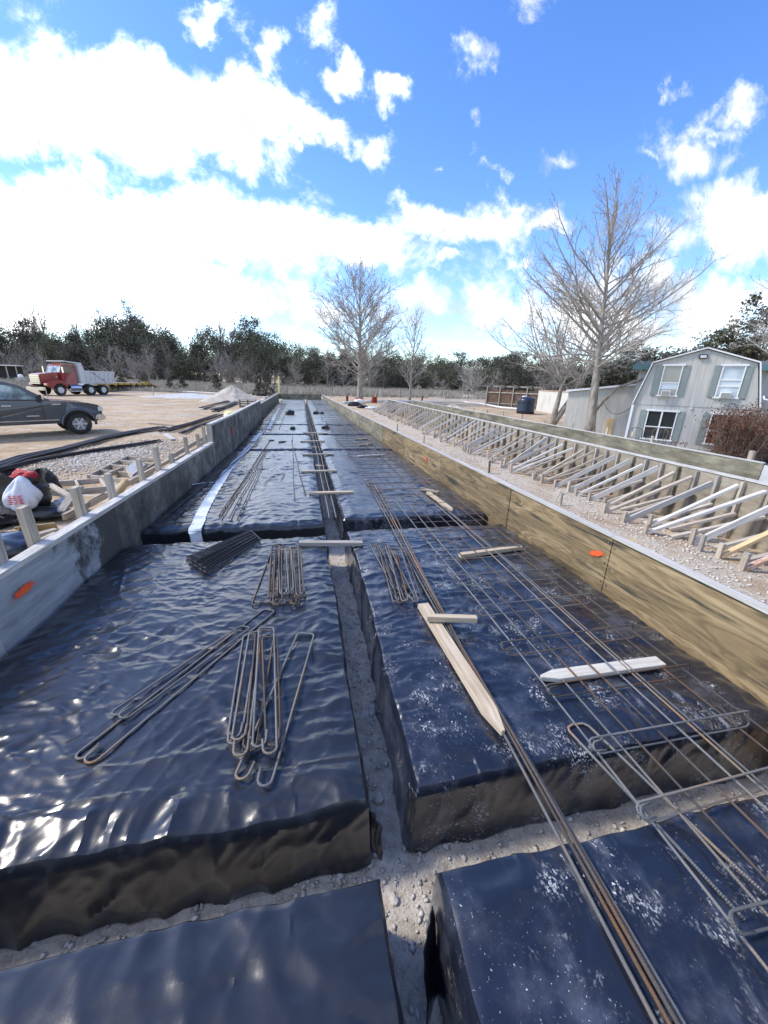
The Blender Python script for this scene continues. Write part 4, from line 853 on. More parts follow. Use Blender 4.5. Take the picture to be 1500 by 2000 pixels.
# tree at the right edge behind the house
q = Dp(1512, 760, 33); leader_tree('bare_tree', 'bare tree cut off by the right photo edge above the house roof', (q[0], q[1], gz(q[0], q[1])), 12.5, .25, 4.0, (7.0, 6.0, 4.6), 46, 21, ang=(60, 28), depth=2, dens=1.7, tl=.4, minr=.011)

def leafy(name, label, W_, H_, z0, seed, leaf, n_cl, n_lf, ls, lmat, tmat, shape='round', cat='tree', twiggy=True, group=None):
    r = np.random.RandomState(seed); t = thing(name, label, cat, (0, 0, 0), 0, group)
    m_ = MB(); P = branch_path((0, 0, -.3), (r.normal(0, .06), r.normal(0, .06), 1), H_*.72, 6, .05, 0, r); m_.tube(P, np.linspace(W_*.035+.06, .04, len(P)), 7)
    V = []; C = []
    for i in range(n_cl):
        u = r.normal(size=3); u /= np.linalg.norm(u); k = (.45+.55*r.rand()**.5)
        if shape == 'cone':
            h = r.rand()**1.25; rad = W_/2*(1-h)**.7*(.5+.5*r.rand()**.5)*(1+.25*sin(h*19+seed)); a = r.rand()*6.283; c = np.array([rad*cos(a), rad*sin(a), z0+(H_-z0)*h])
        else:
            lob = 1+.22*sin(3*math.atan2(u[1], u[0])+seed)+.16*sin(5*u[2]+seed*2)
            c = np.array([u[0]*W_/2*k*lob, u[1]*W_/2*k*lob, z0+(H_-z0)*(.5+.5*u[2]*k*lob)])
        C.append(c)
        if i % 3 == 0 and twiggy:
            b, _ = at(P, min(.95, max(.15, (c[2]*.55)/H_))); mid = (b+c)/2+r.normal(0, .15, 3); m_.tube(np.array([b, mid, c]), [.05, .03, .012], 4, cap=False)
    C = np.array(C); n = n_cl*n_lf; cc = np.repeat(C, n_lf, axis=0)
    sp = np.repeat(.55+.75*r.rand(n_cl), n_lf)[:, None]
    pos = cc+np.clip(r.normal(size=(n, 3)), -1.7, 1.7)*np.array([.34, .34, .25])*sp*leaf
    a = r.normal(size=(n, 3)); a /= np.linalg.norm(a, axis=1, keepdims=True); b = r.normal(size=(n, 3)); b -= a*np.sum(a*b, 1, keepdims=True); b /= np.linalg.norm(b, axis=1, keepdims=True)
    s = (ls*(.5+r.rand(n)))[:, None]
    V = np.stack([pos-a*s, pos+b*s*.6, pos+a*s, pos-b*s*.6], 1).reshape(-1, 3)
    m_.build('trunk', tmat, t, smooth=True); npmesh('crown', V, np.arange(4*n).reshape(-1, 4), lmat, t)
    return t
def bare_bush(label, H_, Wd, n, seed, tm, name='bare_tree', group=None, dens=1.6, minr=.018):
    r = np.random.RandomState(seed); t = thing(name, label, 'tree', (0, 0, 0), 0, group); m_ = MB(); c = MB()
    P = branch_path((0, 0, -.3), (r.normal(0, .1), r.normal(0, .1), 1), H_*.75, 7, .07, 0, r); m_.tube(P, np.linspace(.05+H_*.012, .03, len(P)), 6)
    for i in range(n):
        f = i/n; q0, dd = at(P, .12+.86*f); az = r.rand()*6.28; a = radians(62-34*f)*(.7+.6*r.rand()); l = Wd*.62*(1.05-.6*f)*(.7+.6*r.rand())
        q = branch_path(q0, (cos(az)*sin(a), sin(az)*sin(a), cos(a)), l, 5, .13, .04, r); c.tube(q, np.linspace(.045, minr, len(q)), 3, cap=False)
        twigs(c, q, .05, r, 1, dens, l*.42, radians(45), .04, minr)
    m_.build('trunk', tm, t, smooth=True); c.build('crown', tm, t); return t
GJ, GO, GB = 'dark junipers of the tree line', 'round oaks of the tree line', 'bare grey trees of the tree line'
LJ, LO, LBb = 'dense dark juniper in the tree line beyond the field', 'grey green round oak in the tree line beyond the field', 'bare grey tree standing among the dark trees beyond the field'
protoJ = [leafy('juniper_tree', LJ, 6, 8, .2, 30+i, 1.9, 110, 85, .13, leaf_d, barkd, 'round' if i % 2 else 'cone', group=GJ) for i in range(4)]
protoO = [leafy('oak_tree', LO, 7.5, 8, 1.2, 40+i, 1.9, 100, 85, .13, leaf_o, barkd, group=GO) for i in range(3)]
protoB = [bare_bush(LBb, 9, 6, 40, 50+i, [twigd, twigm, twigd][i], group=GB) for i in range(3)]
used = {}
def place(protos, i, x, y, s, sz=1., rz=None):
    o = protos[i % len(protos)]
    if o.name in used: o = dup(o)
    else: used[o.name] = 1
    o.location = (x, y, gz(x, y)-.15); o.rotation_euler = (0, 0, rz if rz is not None else random.random()*6.28); o.scale = (s*sz, s*sz, s); return o
def topline(px):      # photo height of the tree line silhouette
    return float(np.interp(px, [-150, 0, 60, 130, 200, 330, 400, 470, 560, 620, 700, 780, 870, 930, 1000, 1100, 1180, 1290, 1400, 1700], [655, 655, 645, 655, 652, 650, 655, 652, 655, 672, 685, 690, 690, 680, 690, 690, 685, 675, 670, 665]))
rt = random.Random(12)
k = 0
for row, (dep, st, hf) in enumerate([(82, 24, .70), (90, 25, .88), (99, 28, 1.0)]):
    px = -170
    while px < 1660:
        px += st*rt.uniform(.7, 1.3)
        d_ = dep+rt.uniform(-3, 3)
        q = Dp(px, 750, d_); H_ = (750-topline(px))/F*d_*hf*rt.uniform(.66, 1.0)
        H_ = max(2.5, H_+1.2-gz(q[0], q[1])*.35)
        s_ = H_/8.; right = px > 930
        if 880 < px < 1700 and row == 0 and rt.random() < .35: continue
        v = rt.random()
        pr = protoB if v < (.50 if px < 640 else .28) else (protoO if v < .68 else protoJ)
        if pr is protoB: place(pr, k, q[0], q[1], s_*.95, 1.0)
        else: place(pr, k, q[0], q[1], s_, rt.uniform(.8, 1.1))
        k += 1
# trees that stand out above the line
for (px, top, dep, kind) in [(62, 597, 104, 'b'), (105, 612, 103, 'b'), (430, 618, 104, 'b'), (455, 640, 103, 'b'), (400, 640, 105, 'b'), (185, 625, 100, 'b'), (560, 655, 102, 'b'), (640, 668, 104, 'b'), (745, 650, 104, 'b')]:
    q = Dp(px, 750, dep); H_ = (752-top)/F*dep; place(protoB, k, q[0], q[1], H_/9., 1.05); k += 1
# front row of bare scrub
for i in range(60):
    px = rt.uniform(-60, 900) if i < 48 else rt.uniform(880, 1180); dep = rt.uniform(76, 82); q = Dp(px, 750, dep); place(protoB, i, q[0], q[1], rt.uniform(.3, .75), 1.3)
q = Dp(258, 750, 96); o = leafy('oak_tree', 'broad open crowned oak rising above the tree line behind the dump truck trailer', 13, 15.6, 6.0, 61, 2.0, 110, 60, .16, leaf_o, barkd); o.location = (q[0], q[1], gz(q[0], q[1]))
q = Dp(318, 750, 97); o = leafy('oak_tree', 'smaller open crowned oak right of the broad one above the tree line', 9, 13.2, 5.5, 62, 1.9, 62, 60, .16, leaf_o, barkd); o.location = (q[0], q[1], gz(q[0], q[1]))
q = Dp(928, 750, 66); o = bare_bush('twiggy grey tree at the left end of the wooden fence', 6.4, 6.0, 46, 77, twigm, dens=2.0); o.location = (q[0], q[1], gz(q[0], q[1])+.2)
# oaks and cedars behind the house
for (px, top, dep, wd, lab, mt_, seed) in [(1462, 602, 39, 6.6, 'large olive green live oak rising behind the house roof', leaf_o, 71), (1395, 640, 41, 5.5, 'smaller live oak left of the large one behind the house', leaf_o, 72), (1560, 610, 42, 7, 'live oak at the right photo edge behind the house', leaf_o, 73),
        (1240, 690, 36, 6.0, 'dark cedar behind the grey shed roof', leaf_d, 74), (1185, 712, 38, 4.5, 'dark cedar behind the largest bare trunk', leaf_d, 75), (1300, 684, 40, 5.0, 'dark cedar touching the left gable of the house', leaf_d, 76), (1005, 688, 70, 7, 'greener cedar behind the wooden fence', leaf_d, 78)]:
    q = Dp(px, 755, dep); z = gz(q[0], q[1]); H_ = Dp(px, top, dep)[2]-z
    o = leafy('oak_tree' if mt_ is leaf_o else 'cedar_tree', lab, wd, H_, .8, seed, 1.25, 130, 60, .13, mt_, barkd); o.location = (q[0], q[1], z)
# cedar saplings along the field edge
sp = leafy('cedar_sapling', 'x', 1.5, 2.0, .05, 81, .42, 40, 26, .085, leaf_d, barkd, 'cone', 'sapling')
for i, (px, py, s_, lab) in enumerate([(285, 766, 1.15, 'cedar sapling behind the trailer'), (333, 762, .9, 'small cedar sapling right of the trailer'), (358, 762, 1.0, 'small cedar sapling left of the gravel pile'), (424, 768, 1.25, 'cedar sapling behind the left gravel pile'),
        (522, 772, 1.5, 'tallest cedar sapling beside the yellow pole'), (506, 775, .9, 'cedar sapling left of the tallest one by the yellow pole'), (240, 757, 1.1, 'cedar sapling just above the trailer bed')]):
    q = Dp(px, py, 50 if i in (4, 5) else 57); o = sp if i == 0 else dup(sp); o['label'] = lab; o.location = (q[0], q[1], gz(q[0], q[1])); o.scale = (s_*1.0, s_*1.0, s_*.95); o.rotation_euler = (0, 0, i*1.3); o['group'] = 'cedar saplings at the field edge'

# ------------------------------------------------------------------ vehicles
paint_grey = mat('dark_grey_car_paint', (.042, .052, .068), .28, metal=.3, coat=1.)
paint_red = mat('red_truck_paint', (.24, .012, .016), .35, coat=.6, layers=[((.34, .10, .09), 1.5, .55, .75, (1, 1, 1), None)])
paint_white = mat('white_truck_body', (.56, .57, .60), .45, layers=[((.36, .35, .34), 1.6, .55, .75, (1, 1, .4), None)])
chrome = mat('chrome', (.62, .63, .65), .18, metal=1.)
rubber = mat('tyre_rubber', (.022, .022, .022), .85, layers=[((.12, .10, .08), 3., .5, .7, (1, 1, 1), None)])
blackp = mat('black_trim', (.015, .015, .016), .5)
glass_d = mat('dark_tinted_glass', (.012, .016, .03), .06, spec=.8)
glass_l = mat('side_glass_painted_interior', (.20, .26, .26), .07, spec=.8, ramp=[(.35, (.05, .07, .08)), (.5, (.2, .28, .28)), (.65, (.42, .5, .47))], scale=2.6, detail=2)  # bright cab interior is painted into this opaque pane's colour
lens = mat('headlamp_lens', (.6, .62, .63), .15, spec=.8)
amber = mat('amber_lens', (.7, .2, .02), .3)
steelw = mat('white_wheel', (.62, .62, .62), .4)
yellow = mat('yellow_painted_steel', (.55, .33, .04), .5, layers=[((.25, .16, .05), 3., .55, .7, (1, 1, 1), None)])
def wheel(parent, x, y, z, r, w, rimm, spokes=6, deep=.02, label=None, rr=.62):
    s = 1 if y > 0 else -1
    prof = [(r*.58, -w/2+.13), (r*.60, -w/2), (r*.90, -w/2), (r*.985, -w*.36), (r, -w*.2), (r, w*.2), (r*.985, w*.36), (r*.90, w/2), (r*.60, w/2), (r*.58, w/2-.13)]
    b = MB().lathe(prof, (0, 0, 0), 32, 'y').build('wheel', rubber, parent, smooth=False, loc=(x, y, z))
    m_ = MB(); yo = s*(w/2-deep)
    m_.lathe([(r*rr, yo-s*.03), (r*rr, yo+s*.02), (r*rr*.93, yo+s*.022), (r*rr*.90, yo-s*.03)], (0, 0, 0), 28, 'y')
    m_.lathe([(r*.20, yo-s*.02), (r*.20, yo+s*.012), (r*.12, yo+s*.02)], (0, 0, 0), 16, 'y')
    for k in range(spokes):
        a = 2*pi*k/spokes
        m_.beam((r*.12*cos(a), yo, r*.12*sin(a)), (r*rr*.95*cos(a), yo+s*.008, r*rr*.95*sin(a)), r*.17 if spokes < 8 else r*.3, .02, up=(0, 1, 0))
    m_.build('rim', rimm, b)
    MB().lathe([(r*rr*.95, yo-s*.05), (r*rr*.95, yo-s*.045)], (0, 0, 0), 24, 'y').build('brake_shadow_disc'.replace('_shadow', ''), blackp, b)  # black disc stands in for the shade behind the spokes
def arc(cx, cz, r, a0, a1, n=14): return [(cx+r*cos(a0+(a1-a0)*i/n), cz+r*sin(a0+(a1-a0)*i/n)) for i in range(n+1)]
# pickup
pf = W(160, 848, -.5); tk = thing('pickup_truck', 'dark grey crew cab pickup parked at the left photo edge', 'pickup', (pf[0]-.84*sin(radians(38)), pf[1]+.84*cos(radians(38)), float(terr(pf[0], pf[1]))), radians(38))
tk.scale = (.93, .93, .93)
body = [(-4.95, .62)]+[(-4.25, .55)]+arc(-3.68, .42, .50, pi, 0)+[(-3.1, .46), (-.6, .46)]+arc(0, .42, .50, pi-.1, .05)+[(.54, .5), (.74, .50), (.83, .62), (.83, .80), (.81, 1.02), (.73, 1.12), (.42, 1.20), (-.25, 1.27), (-.74, 1.31), (-3.35, 1.33), (-4.98, 1.36), (-5.0, .9)]
tp = lambda x, z: .0+.05*sstep(.2, .92, x)*1.2+(.05*sstep(1.05, 1.34, z))+.03*(1-sstep(.45, .8, z))
MB().prism(body, -.99, .99, taper=lambda x, z: float(tp(x, z))).build('body', paint_grey, tk, bevel=.03)
MB().box((-1.9, 0, .75), (5.4, 1.7, .5)).build('inner_body', blackp, tk)
cab = [(-.72, 1.30), (-.95, 1.45), (-1.62, 1.86), (-1.85, 1.94), (-2.5, 1.965), (-3.0, 1.93), (-3.22, 1.84), (-3.38, 1.32)]
tcab = lambda x, z: .04+.17*max(0, min(1, (z-1.3)/.66))
MB().prism(cab, -.99, .99, taper=tcab).build('cab', paint_grey, tk, bevel=.02)
def side_glass(poly, mt_, name, parent, off=.006):
    m_ = MB(); V = [(x, -.99+tcab(x, z)-off, z) for x, z in poly]+[(x, -.99+tcab(x, z)+.004, z) for x, z in poly]; n = len(poly)
    m_.add(V, [tuple(range(n)), tuple(range(2*n-1, n-1, -1))]+[((i+1) % n, i, n+i, n+(i+1) % n) for i in range(n)]); return m_.build(name, mt_, parent)
side_glass([(-1.12, 1.345), (-1.24, 1.49), (-1.62, 1.78), (-1.95, 1.845), (-2.16, 1.85), (-2.10, 1.365)], glass_l, 'side_window', tk)
side_glass([(-2.25, 1.37), (-2.28, 1.85), (-2.72, 1.85), (-2.72, 1.38)], glass_d, 'side_window', tk)
side_glass([(-2.78, 1.38), (-2.78, 1.85), (-2.98, 1.84), (-3.14, 1.76), (-3.2, 1.38)], glass_d, 'side_window', tk)
MB().add([(-.79, -.82, 1.345), (-.79, .82, 1.345), (-1.57, .70, 1.862), (-1.57, -.70, 1.862)], [(0, 1, 2, 3)]).build('windscreen', glass_d, tk)
for (x0, x1) in [(-1.02, -1.02), (-2.21, -2.21)]:
    MB().beam((x0, -.982, .56), (x1, -.955, 1.32), .012, .012).build('door_seam', blackp, tk)
MB().beam((-3.3, -.993, .60), (-.62, -.993, .60), .02, .03).build('sill_trim', chrome, tk)
MB().beam((-3.35, -.98, 1.335), (-.98, -.95, 1.33), .02, .012).build('belt_trim', blackp, tk)
for x in (-2.0, -3.05):
    MB().beam((x-.13, -.992, 1.14), (x+.13, -.992, 1.14), .03, .035).build('door_handle', chrome, tk, bevel=.008)
m_ = MB(); m_.box((-1.05, -1.10, 1.40), (.14, .2, .24)); m_.box((-1.08, -1.0, 1.32), (.08, .1, .06)); mi = m_.build('wing_mirror', blackp, tk, bevel=.03)
MB().box((-1.0, -1.13, 1.43), (.08, .16, .16)).build('mirror_cap', chrome, mi, bevel=.02)
for (cx, name) in ((0, 'wheel_arch'), (-3.68, 'wheel_arch')):
    m_ = MB(); pts = np.array([(cx+.535*cos(a), -.985, .42+.535*sin(a)) for a in np.linspace(pi+.1, -.1, 20)]); m_.tube(pts, .05, 6); m_.build(name, paint_grey, tk, smooth=True)
m_ = MB(); m_.box((.74, 0, .64), (.34, 2.0, .24)); m_.build('front_bumper', chrome, tk, bevel=.05)
MB().box((.755, -.80, .96), (.20, .32, .24)).build('headlight', lens, tk, bevel=.04); MB().box((.755, .80, .96), (.20, .32, .24)).build('headlight', lens, tk, bevel=.04)
MB().box((.81, 0, .93), (.08, 1.2, .3)).build('grille', chrome, tk, bevel=.02)
MB().box((-.62, -.945, 1.17), (.3, .02, .05)).build('fender_badge', chrome, tk, bevel=.005)
MB().box((-1.35, -.995, .77), (.36, .008, .035)).build('door_badge', chrome, tk)
for (x, y) in ((0, -.84), (0, .84), (-3.68, -.84), (-3.68, .84)): wheel(tk, x, y, .41, .41, .29, mat('alloy_wheel', (.5, .5, .52), .35, metal=.3), deep=.03, rr=.66)
# dump truck
d0 = W(121, 773, -.5)[:2]; d1 = W(203, 771.3, -.5)[:2]*1.0; hd = math.atan2(d0[1]-d1[1], d0[0]-d1[0]); 
fw = np.array([cos(hd), sin(hd)]); lf = np.array([-sin(hd), cos(hd)]); d0c = d0-lf*1.12
dt = thing('dump_truck', 'red cab dump truck with white tipper body at the far left', 'dump truck', (d0c[0], d0c[1], gz(*d0c)), hd); WB = float(np.linalg.norm(d0-d1))
dt.scale = (1, 1, 1)
MB().box((-WB/2+.2, 0, .78), (WB+2.6, .9, .26)).build('chassis', blackp, dt)
hood = [(1.30, 1.05), (1.30, 1.88), (1.15, 1.98), (-.42, 2.18), (-.42, 1.05)]
MB().prism(hood, -.78, .78, taper=lambda x, z: .06*float(sstep(-.4, 1.3, x))).build('hood', paint_red, dt, bevel=.05)
MB().box((1.325, 0, 1.48), (.07, 1.26, .82)).build('grille', chrome, dt, bevel=.02)
for i in range(9):
    MB().beam((1.368, -.6, 1.12+i*.088), (1.368, .6, 1.12+i*.088), .02, .03).build('grille_slat', steel_dark if i % 2 else chrome, dt)
for s in (1, -1):
    fe = [(1.12, .95), (1.15, 1.22), (.72, 1.36), (.30, 1.46), (-.35, 1.42), (-.66, 1.15), (-.7, .82), (-.6, .72)]+arc(0, .53, .62, pi-.35, .25)[::1]+[(.75, .72)]
    MB().prism(fe, s*.72 if s > 0 else -1.22, 1.22 if s > 0 else -.72).build('fender', paint_red, dt, bevel=.04)
    MB().box((1.15, s*.98, 1.06), (.08, .34, .2)).build('headlight', lens, dt, bevel=.02); MB().box((1.13, s*1.19, 1.06), (.1, .10, .2)).build('indicator', amber, dt)
    MB().box((.1, s*1.0, 1.75), (.04, .22, .20)).build('hood_mirror', chrome, dt, bevel=.04); m_ = MB(); m_.tube([(.1, s*1.0, 1.7), (.35, s*.9, 1.3)], .014, 5); m_.tube([(.1, s*1.0, 1.7), (-.1, s*.95, 1.35)], .014, 5); m_.build('mirror_bracket', paint_red, dt)
MB().box((1.42, 0, .66), (.2, 2.36, .30)).build('front_bumper', chrome, dt, bevel=.03)
cabp = [(-.40, 1.0), (-.40, 2.12), (-.62, 2.78), (-.85, 2.90), (-1.75, 2.92), (-1.86, 2.8), (-1.86, 1.0)]
MB().prism(cabp, -1.06, 1.06, taper=lambda x, z: .1*float(sstep(2.0, 2.9, z))).build('cab', paint_red, dt, bevel=.04)
for s in (1, -1):
    MB().add([(-.385, s*.05, 2.16), (-.385, s*.94, 2.16), (-.605, s*.9, 2.74), (-.605, s*.05, 2.74)], [(0, 1, 2, 3) if s > 0 else (3, 2, 1, 0)]).build('windscreen', mat('pale_windscreen', (.25, .33, .34), .08, spec=.8, ramp=[(.4, (.12, .18, .19)), (.6, (.5, .58, .58))], scale=1.6, detail=2), dt)
    MB().box((-1.12, s*1.045, 2.42), (.78, .03, .58)).build('door_window', glass_d, dt); MB().beam((-.70, s*1.066, 1.15), (-.70, s*1.06, 2.1), .015, .015).build('door_seam', blackp, dt)
    MB().box((-1.5, s*1.075, 2.0), (.03, .02, .05)).build('door_handle', chrome, dt)
    MB().box((-.45, s*1.32, 2.4), (.06, .2, .55)).build('wing_mirror', chrome, dt, bevel=.02)
    MB().lathe([(.30, -.55), (.30, .55)], (-1.45, s*.98, .72), 20, 'y').build('fuel_tank', chrome, dt) if False else MB().tube([(-.95, s*.98, .74), (-2.0, s*.98, .74)], .30, 16).build('fuel_tank', chrome, dt, smooth=False)
    MB().box((-1.5, s*1.1, .42), (1.2, .3, .05)).build('step', chrome, dt)
for y in (-.6, -.3, 0, .3, .6): MB().box((-.95, y, 2.96), (.12, .08, .06)).build('roof_lamp', amber, dt)
bx0, bx1 = -2.05, -WB-1.15
body = [(bx0, 1.15), (bx0-.0, 3.02), (bx0-.45, 3.02), (bx0-.6, 2.42), (bx1-.35, 2.36), (bx1, 1.12)]
MB().prism(body, -1.22, 1.22).build('tipper_body', paint_white, dt, bevel=.03)
MB().prism([(bx0+1.25, 3.16), (bx0+1.25, 3.25), (bx0-.45, 3.12), (bx0-.45, 2.98)], -1.2, 1.2).build('cab_guard', paint_white, dt, bevel=.02)
nr = 6
for s in (1, -1):
    for i in range(nr+1):
        x = bx0-.66+(bx1-bx0+.62)*i/nr; MB().beam((x, s*1.245, 1.2), (x-.28*i/nr, s*1.245, 2.36), .12, .16, up=(0, 1, 0)).build('body_rib', paint_white, dt, bevel=.01)
    for z in (1.25, 1.78, 2.34): MB().beam((bx0-.5, s*1.25, z), (bx1+.02-.33*(z-1.2)/1.2, s*1.25, z), .15, .12, up=(0, 0, 1)).build('body_rail', paint_white, dt, bevel=.01)
    MB().tube([(bx0-.35, s*1.3, 2.95), (bx0-1.0, s*1.3, 2.45), (bx0-2.6, s*1.3, 1.3)], .03, 6).build('tarp_arm', steel_grey, dt)
for (x, dual) in ((0, 0), (-WB+1.35, 1), (-WB, 1)):
    for s in (1, -1):
        wheel(dt, x, s*1.06, .53, .53, .30 if not dual else .56, steelw, 10, .04 if not dual else .1, rr=.55)
# trailer
a = W(246, 764, -.5)[:2]; tr_h = hd+.06; tw = thing('flatbed_trailer', 'low yellow flatbed trailer standing behind the dump truck', 'trailer', (a[0], a[1], gz(*a)), tr_h)
MB().box((1.2, 0, .92), (8.6, 2.5, .22)).build('deck', yellow, tw, bevel=.02); MB().box((5.6, 0, .98), (1.6, 2.4, .5)).build('gooseneck', paint_white, tw, bevel=.03)
MB().box((1.2, 0, 1.04), (8.4, 2.3, .03)).build('deck_planks', lumber_old, tw)
for i in range(9): MB().box((-2.6+i*.95, 1.262, .92), (.16, .03, .16)).build('deck_pocket', blackp, tw)
MB().prism([(-3.1, .95), (-3.1, 1.03), (-5.0, .45), (-5.0, .38)], -1.2, 1.2).build('ramp', yellow, tw)
for x in (-1.1, 0, 1.1):
    for s in (1, -1): wheel(tw, x, s*.95, .42, .42, .4, blackp, 8, .04)
MB().box((-2.8, .6, 1.16), (.9, .5, .12)).build('chock', yellow, tw)

# ------------------------------------------------------------------ house
HK = 1.25; hp = np.array([11.85*HK, 12.25*HK]); hz = EYE-2.15*HK; hang = math.atan2(-.714, .70)
cream = mat('grey_siding', (.46, .45, .42), .85, ramp=[(.35, (.42, .41, .37)), (.6, (.52, .505, .46))], scale=2, stretch=(6, 1, .4), detail=5)
trimw = mat('white_trim', (.72, .73, .72), .6); teal = mat('teal_shutter', (.22, .26, .24), .75, layers=[((.27, .305, .285), 3., .5, .7, (1, 1, 1), None)]); tealf = mat('teal_fascia', (.10, .2, .2), .6)
shingle = mat('dark_shingles', (.10, .10, .11), .95, ramp=[(.35, (.06, .06, .065)), (.65, (.15, .15, .155))], scale=6)
blind = mat('window_blind', (.55, .56, .56), .7); pane_d = mat('window_glass', (.03, .035, .035), .05, spec=.9); pane_l = mat('pale_window_glass', (.30, .36, .42), .08, spec=.9, ramp=[(.4, (.22, .28, .34)), (.6, (.46, .54, .62))], scale=.9, detail=2)
pane_g = mat('curtained_glass', (.28, .27, .25), .12, spec=.8); pane_r = mat('glass_with_painted_red_reflection', (.13, .035, .025), .1, spec=.7, layers=[((.03, .02, .02), 3., .5, .6, (1, 1, 1), None)])  # pane_r: reddish reflection painted into the glass colour
ho = thing('gambrel_house', 'two storey grey gambrel house with green shutters and white windows', 'house', (hp[0], hp[1], hz), hang)
def hP(s, z, out=0.): return (s*HK, -out, (z+.5)*HK)       # facade coords -> local (x right, -y towards viewer)
def hpoly(pts, y0, y1, name, m_, parent=ho, bevel=0): return MB().prism([(s*HK, (z+.5)*HK) for s, z in pts], y0, y1).build(name, m_, parent, bevel=bevel)
gab = [(-.08, -.55), (-.08, 1.22), (.25, 2.56), (1.6, 2.98), (2.94, 2.56), (3.28, 1.22), (3.28, -.55)]
hpoly(gab, 0, 1.9, 'gable_wall', cream)
hpoly([(3.29, -.55), (3.29, 1.55), (6.3, 1.55), (6.3, -.55)], .6, 1.9, 'side_wall', cream)
hpoly([(-.2, -.55), (-.2, 2.36), (6.3, 2.36), (6.3, -.55)], 1.92, 7.5, 'main_wall', cream)
hpoly([(-.42, 2.40), (-.42, 2.60), (6.5, 2.60), (6.5, 2.40)], 1.6, 1.66, 'fascia', tealf)
m_ = MB(); A = (-.42*HK, 1.67, 3.06*HK+.0); 
m_.add([(-.42*HK, 1.67, 3.08*HK), (6.5*HK, 1.67, 3.08*HK), (6.5*HK, 5.2, 3.36*HK), (-.42*HK, 5.2, 3.36*HK), (-.42*HK, 1.67, 3.02*HK), (6.5*HK, 1.67, 3.02*HK), (6.5*HK, 5.2, 3.30*HK), (-.42*HK, 5.2, 3.30*HK)],
    [(0, 1, 2, 3), (7, 6, 5, 4), (0, 4, 5, 1), (1, 5, 6, 2), (2, 6, 7, 3), (3, 7, 4, 0)]); m_.build('main_roof', shingle, ho)
# gambrel roof skins and trims
ro = [(-.12, 1.2), (.21, 2.58), (1.6, 3.02), (2.98, 2.58), (3.32, 1.2)]
for (p, q) in zip(ro[:-1], ro[1:]):
    n_ = nrm(np.array([-(q[1]-p[1]), q[0]-p[0]])); m_ = MB(); th = .035
    m_.prism([(p[0]*HK, (p[1]+.5)*HK), (q[0]*HK, (q[1]+.5)*HK), (q[0]*HK+n_[0]*th, (q[1]+.5)*HK+n_[1]*th), (p[0]*HK+n_[0]*th, (p[1]+.5)*HK+n_[1]*th)], -.08, 2.0); m_.build('roof', shingle, ho)
    MB().beam((p[0]*HK, -.095, (p[1]+.5)*HK), (q[0]*HK, -.095, (q[1]+.5)*HK), .03, .05, up=(0, 0, 1) if abs(q[1]-p[1]) < .6 else (1, 0, 0)).build('barge_board', trimw, ho)
hpoly([(-.08, 1.165), (-.08, 1.19), (3.28, 1.19), (3.28, 1.165)], -.012, -.002, 'band_board', mat('grey_band', (.34, .335, .32), .8))
MB().beam(hP(-.10, -.55, .05), hP(-.10, 1.16, .05), .09, .07, up=(0, 1, 0)).build('downpipe', trimw, ho)
MB().tube([hP(3.30, 1.6, .05), hP(3.34, 1.5, .1), hP(3.7, 1.42, .12), hP(4.3, 1.40, .12)], .035, 6).build('gutter', trimw, ho)
MB().beam(hP(3.38, -.55, .06), hP(3.38, 1.15, .06), .07, .05, up=(0, 1, 0)).build('corner_board', trimw, ho)
def hwin(s0, s1, z0, z1, panes, mull_v, rails, lower=None, o=0.):
    f = MB(); w = .045
    f.box(((s0+s1)/2*HK, -.03-o, (z1+.5)*HK+.01), ((s1-s0)*HK+.16, .08, .07)); f.box(((s0+s1)/2*HK, -.03-o, (z0+.5)*HK), ((s1-s0)*HK+.14, .09, .06))
    for s in [s0, s1]+mull_v: f.box((s*HK, -.03-o, ((z0+z1)/2+.5)*HK), (w if s in (s0, s1) else .06, .055, (z1-z0)*HK-.05))
    for z in rails:
        ss_ = sorted([s0, s1]+mull_v)
        for a, b in zip(ss_[:-1], ss_[1:]): f.box(((a+b)/2*HK, -.028-o, (z+.5)*HK), ((b-a)*HK-.06, .04, .04))
    fo = f.build('window', trimw, ho)
    MB().box(((s0+s1)/2*HK, -.008-o, ((z0+z1)/2+.5)*HK), ((s1-s0)*HK-.03, .01, (z1-z0)*HK-.05)).build('pane', panes, fo)
    if lower: MB().box(((s0+s1)/2*HK, -.016-o, (lower[0]+.5)*HK), ((s1-s0)*HK-.06, .006, lower[1]*HK)).build('lower_pane', lower[2], fo)
    return fo
hwin(.41, 1.25, .0, .99, pane_d, [.83], [.44]); hwin(2.20, 3.0, .0, .99, pane_r, [2.6], [.44])
hwin(.57, 1.08, 1.50, 2.49, pane_g, [], [1.93], (1.82, .2, pane_l)); hwin(2.13, 2.68, 1.50, 2.49, pane_l, [], [2.05, 1.86])
for (s0, s1, z0, z1) in [(.18, .365, -.03, 1.0), (1.295, 1.47, -.03, 1.0), (1.96, 2.155, -.03, 1.0), (3.05, 3.22, -.03, 1.0), (.335, .53, 1.50, 2.49), (1.12, 1.285, 1.50, 2.49), (1.93, 2.09, 1.50, 2.49), (2.72, 2.87, 1.50, 2.47)]:
    sh = MB().box(((s0+s1)/2*HK, -.022, ((z0+z1)/2+.5)*HK), ((s1-s0)*HK, .036, (z1-z0)*HK)).build('shutter', teal, ho, bevel=.004)
for s in (.78, 2.37):
    ac = MB().box((s*HK, -.12, (1.585+.5)*HK), (.34, .24, .22)).build('air_conditioner', trimw, ho, bevel=.01); m_ = MB()
    m_.box((s*HK, -.243, (1.585+.5)*HK), (.28, .01, .17)); m_.build('vent_grille', mat('ac_grille', (.3, .29, .27), .8), ac)
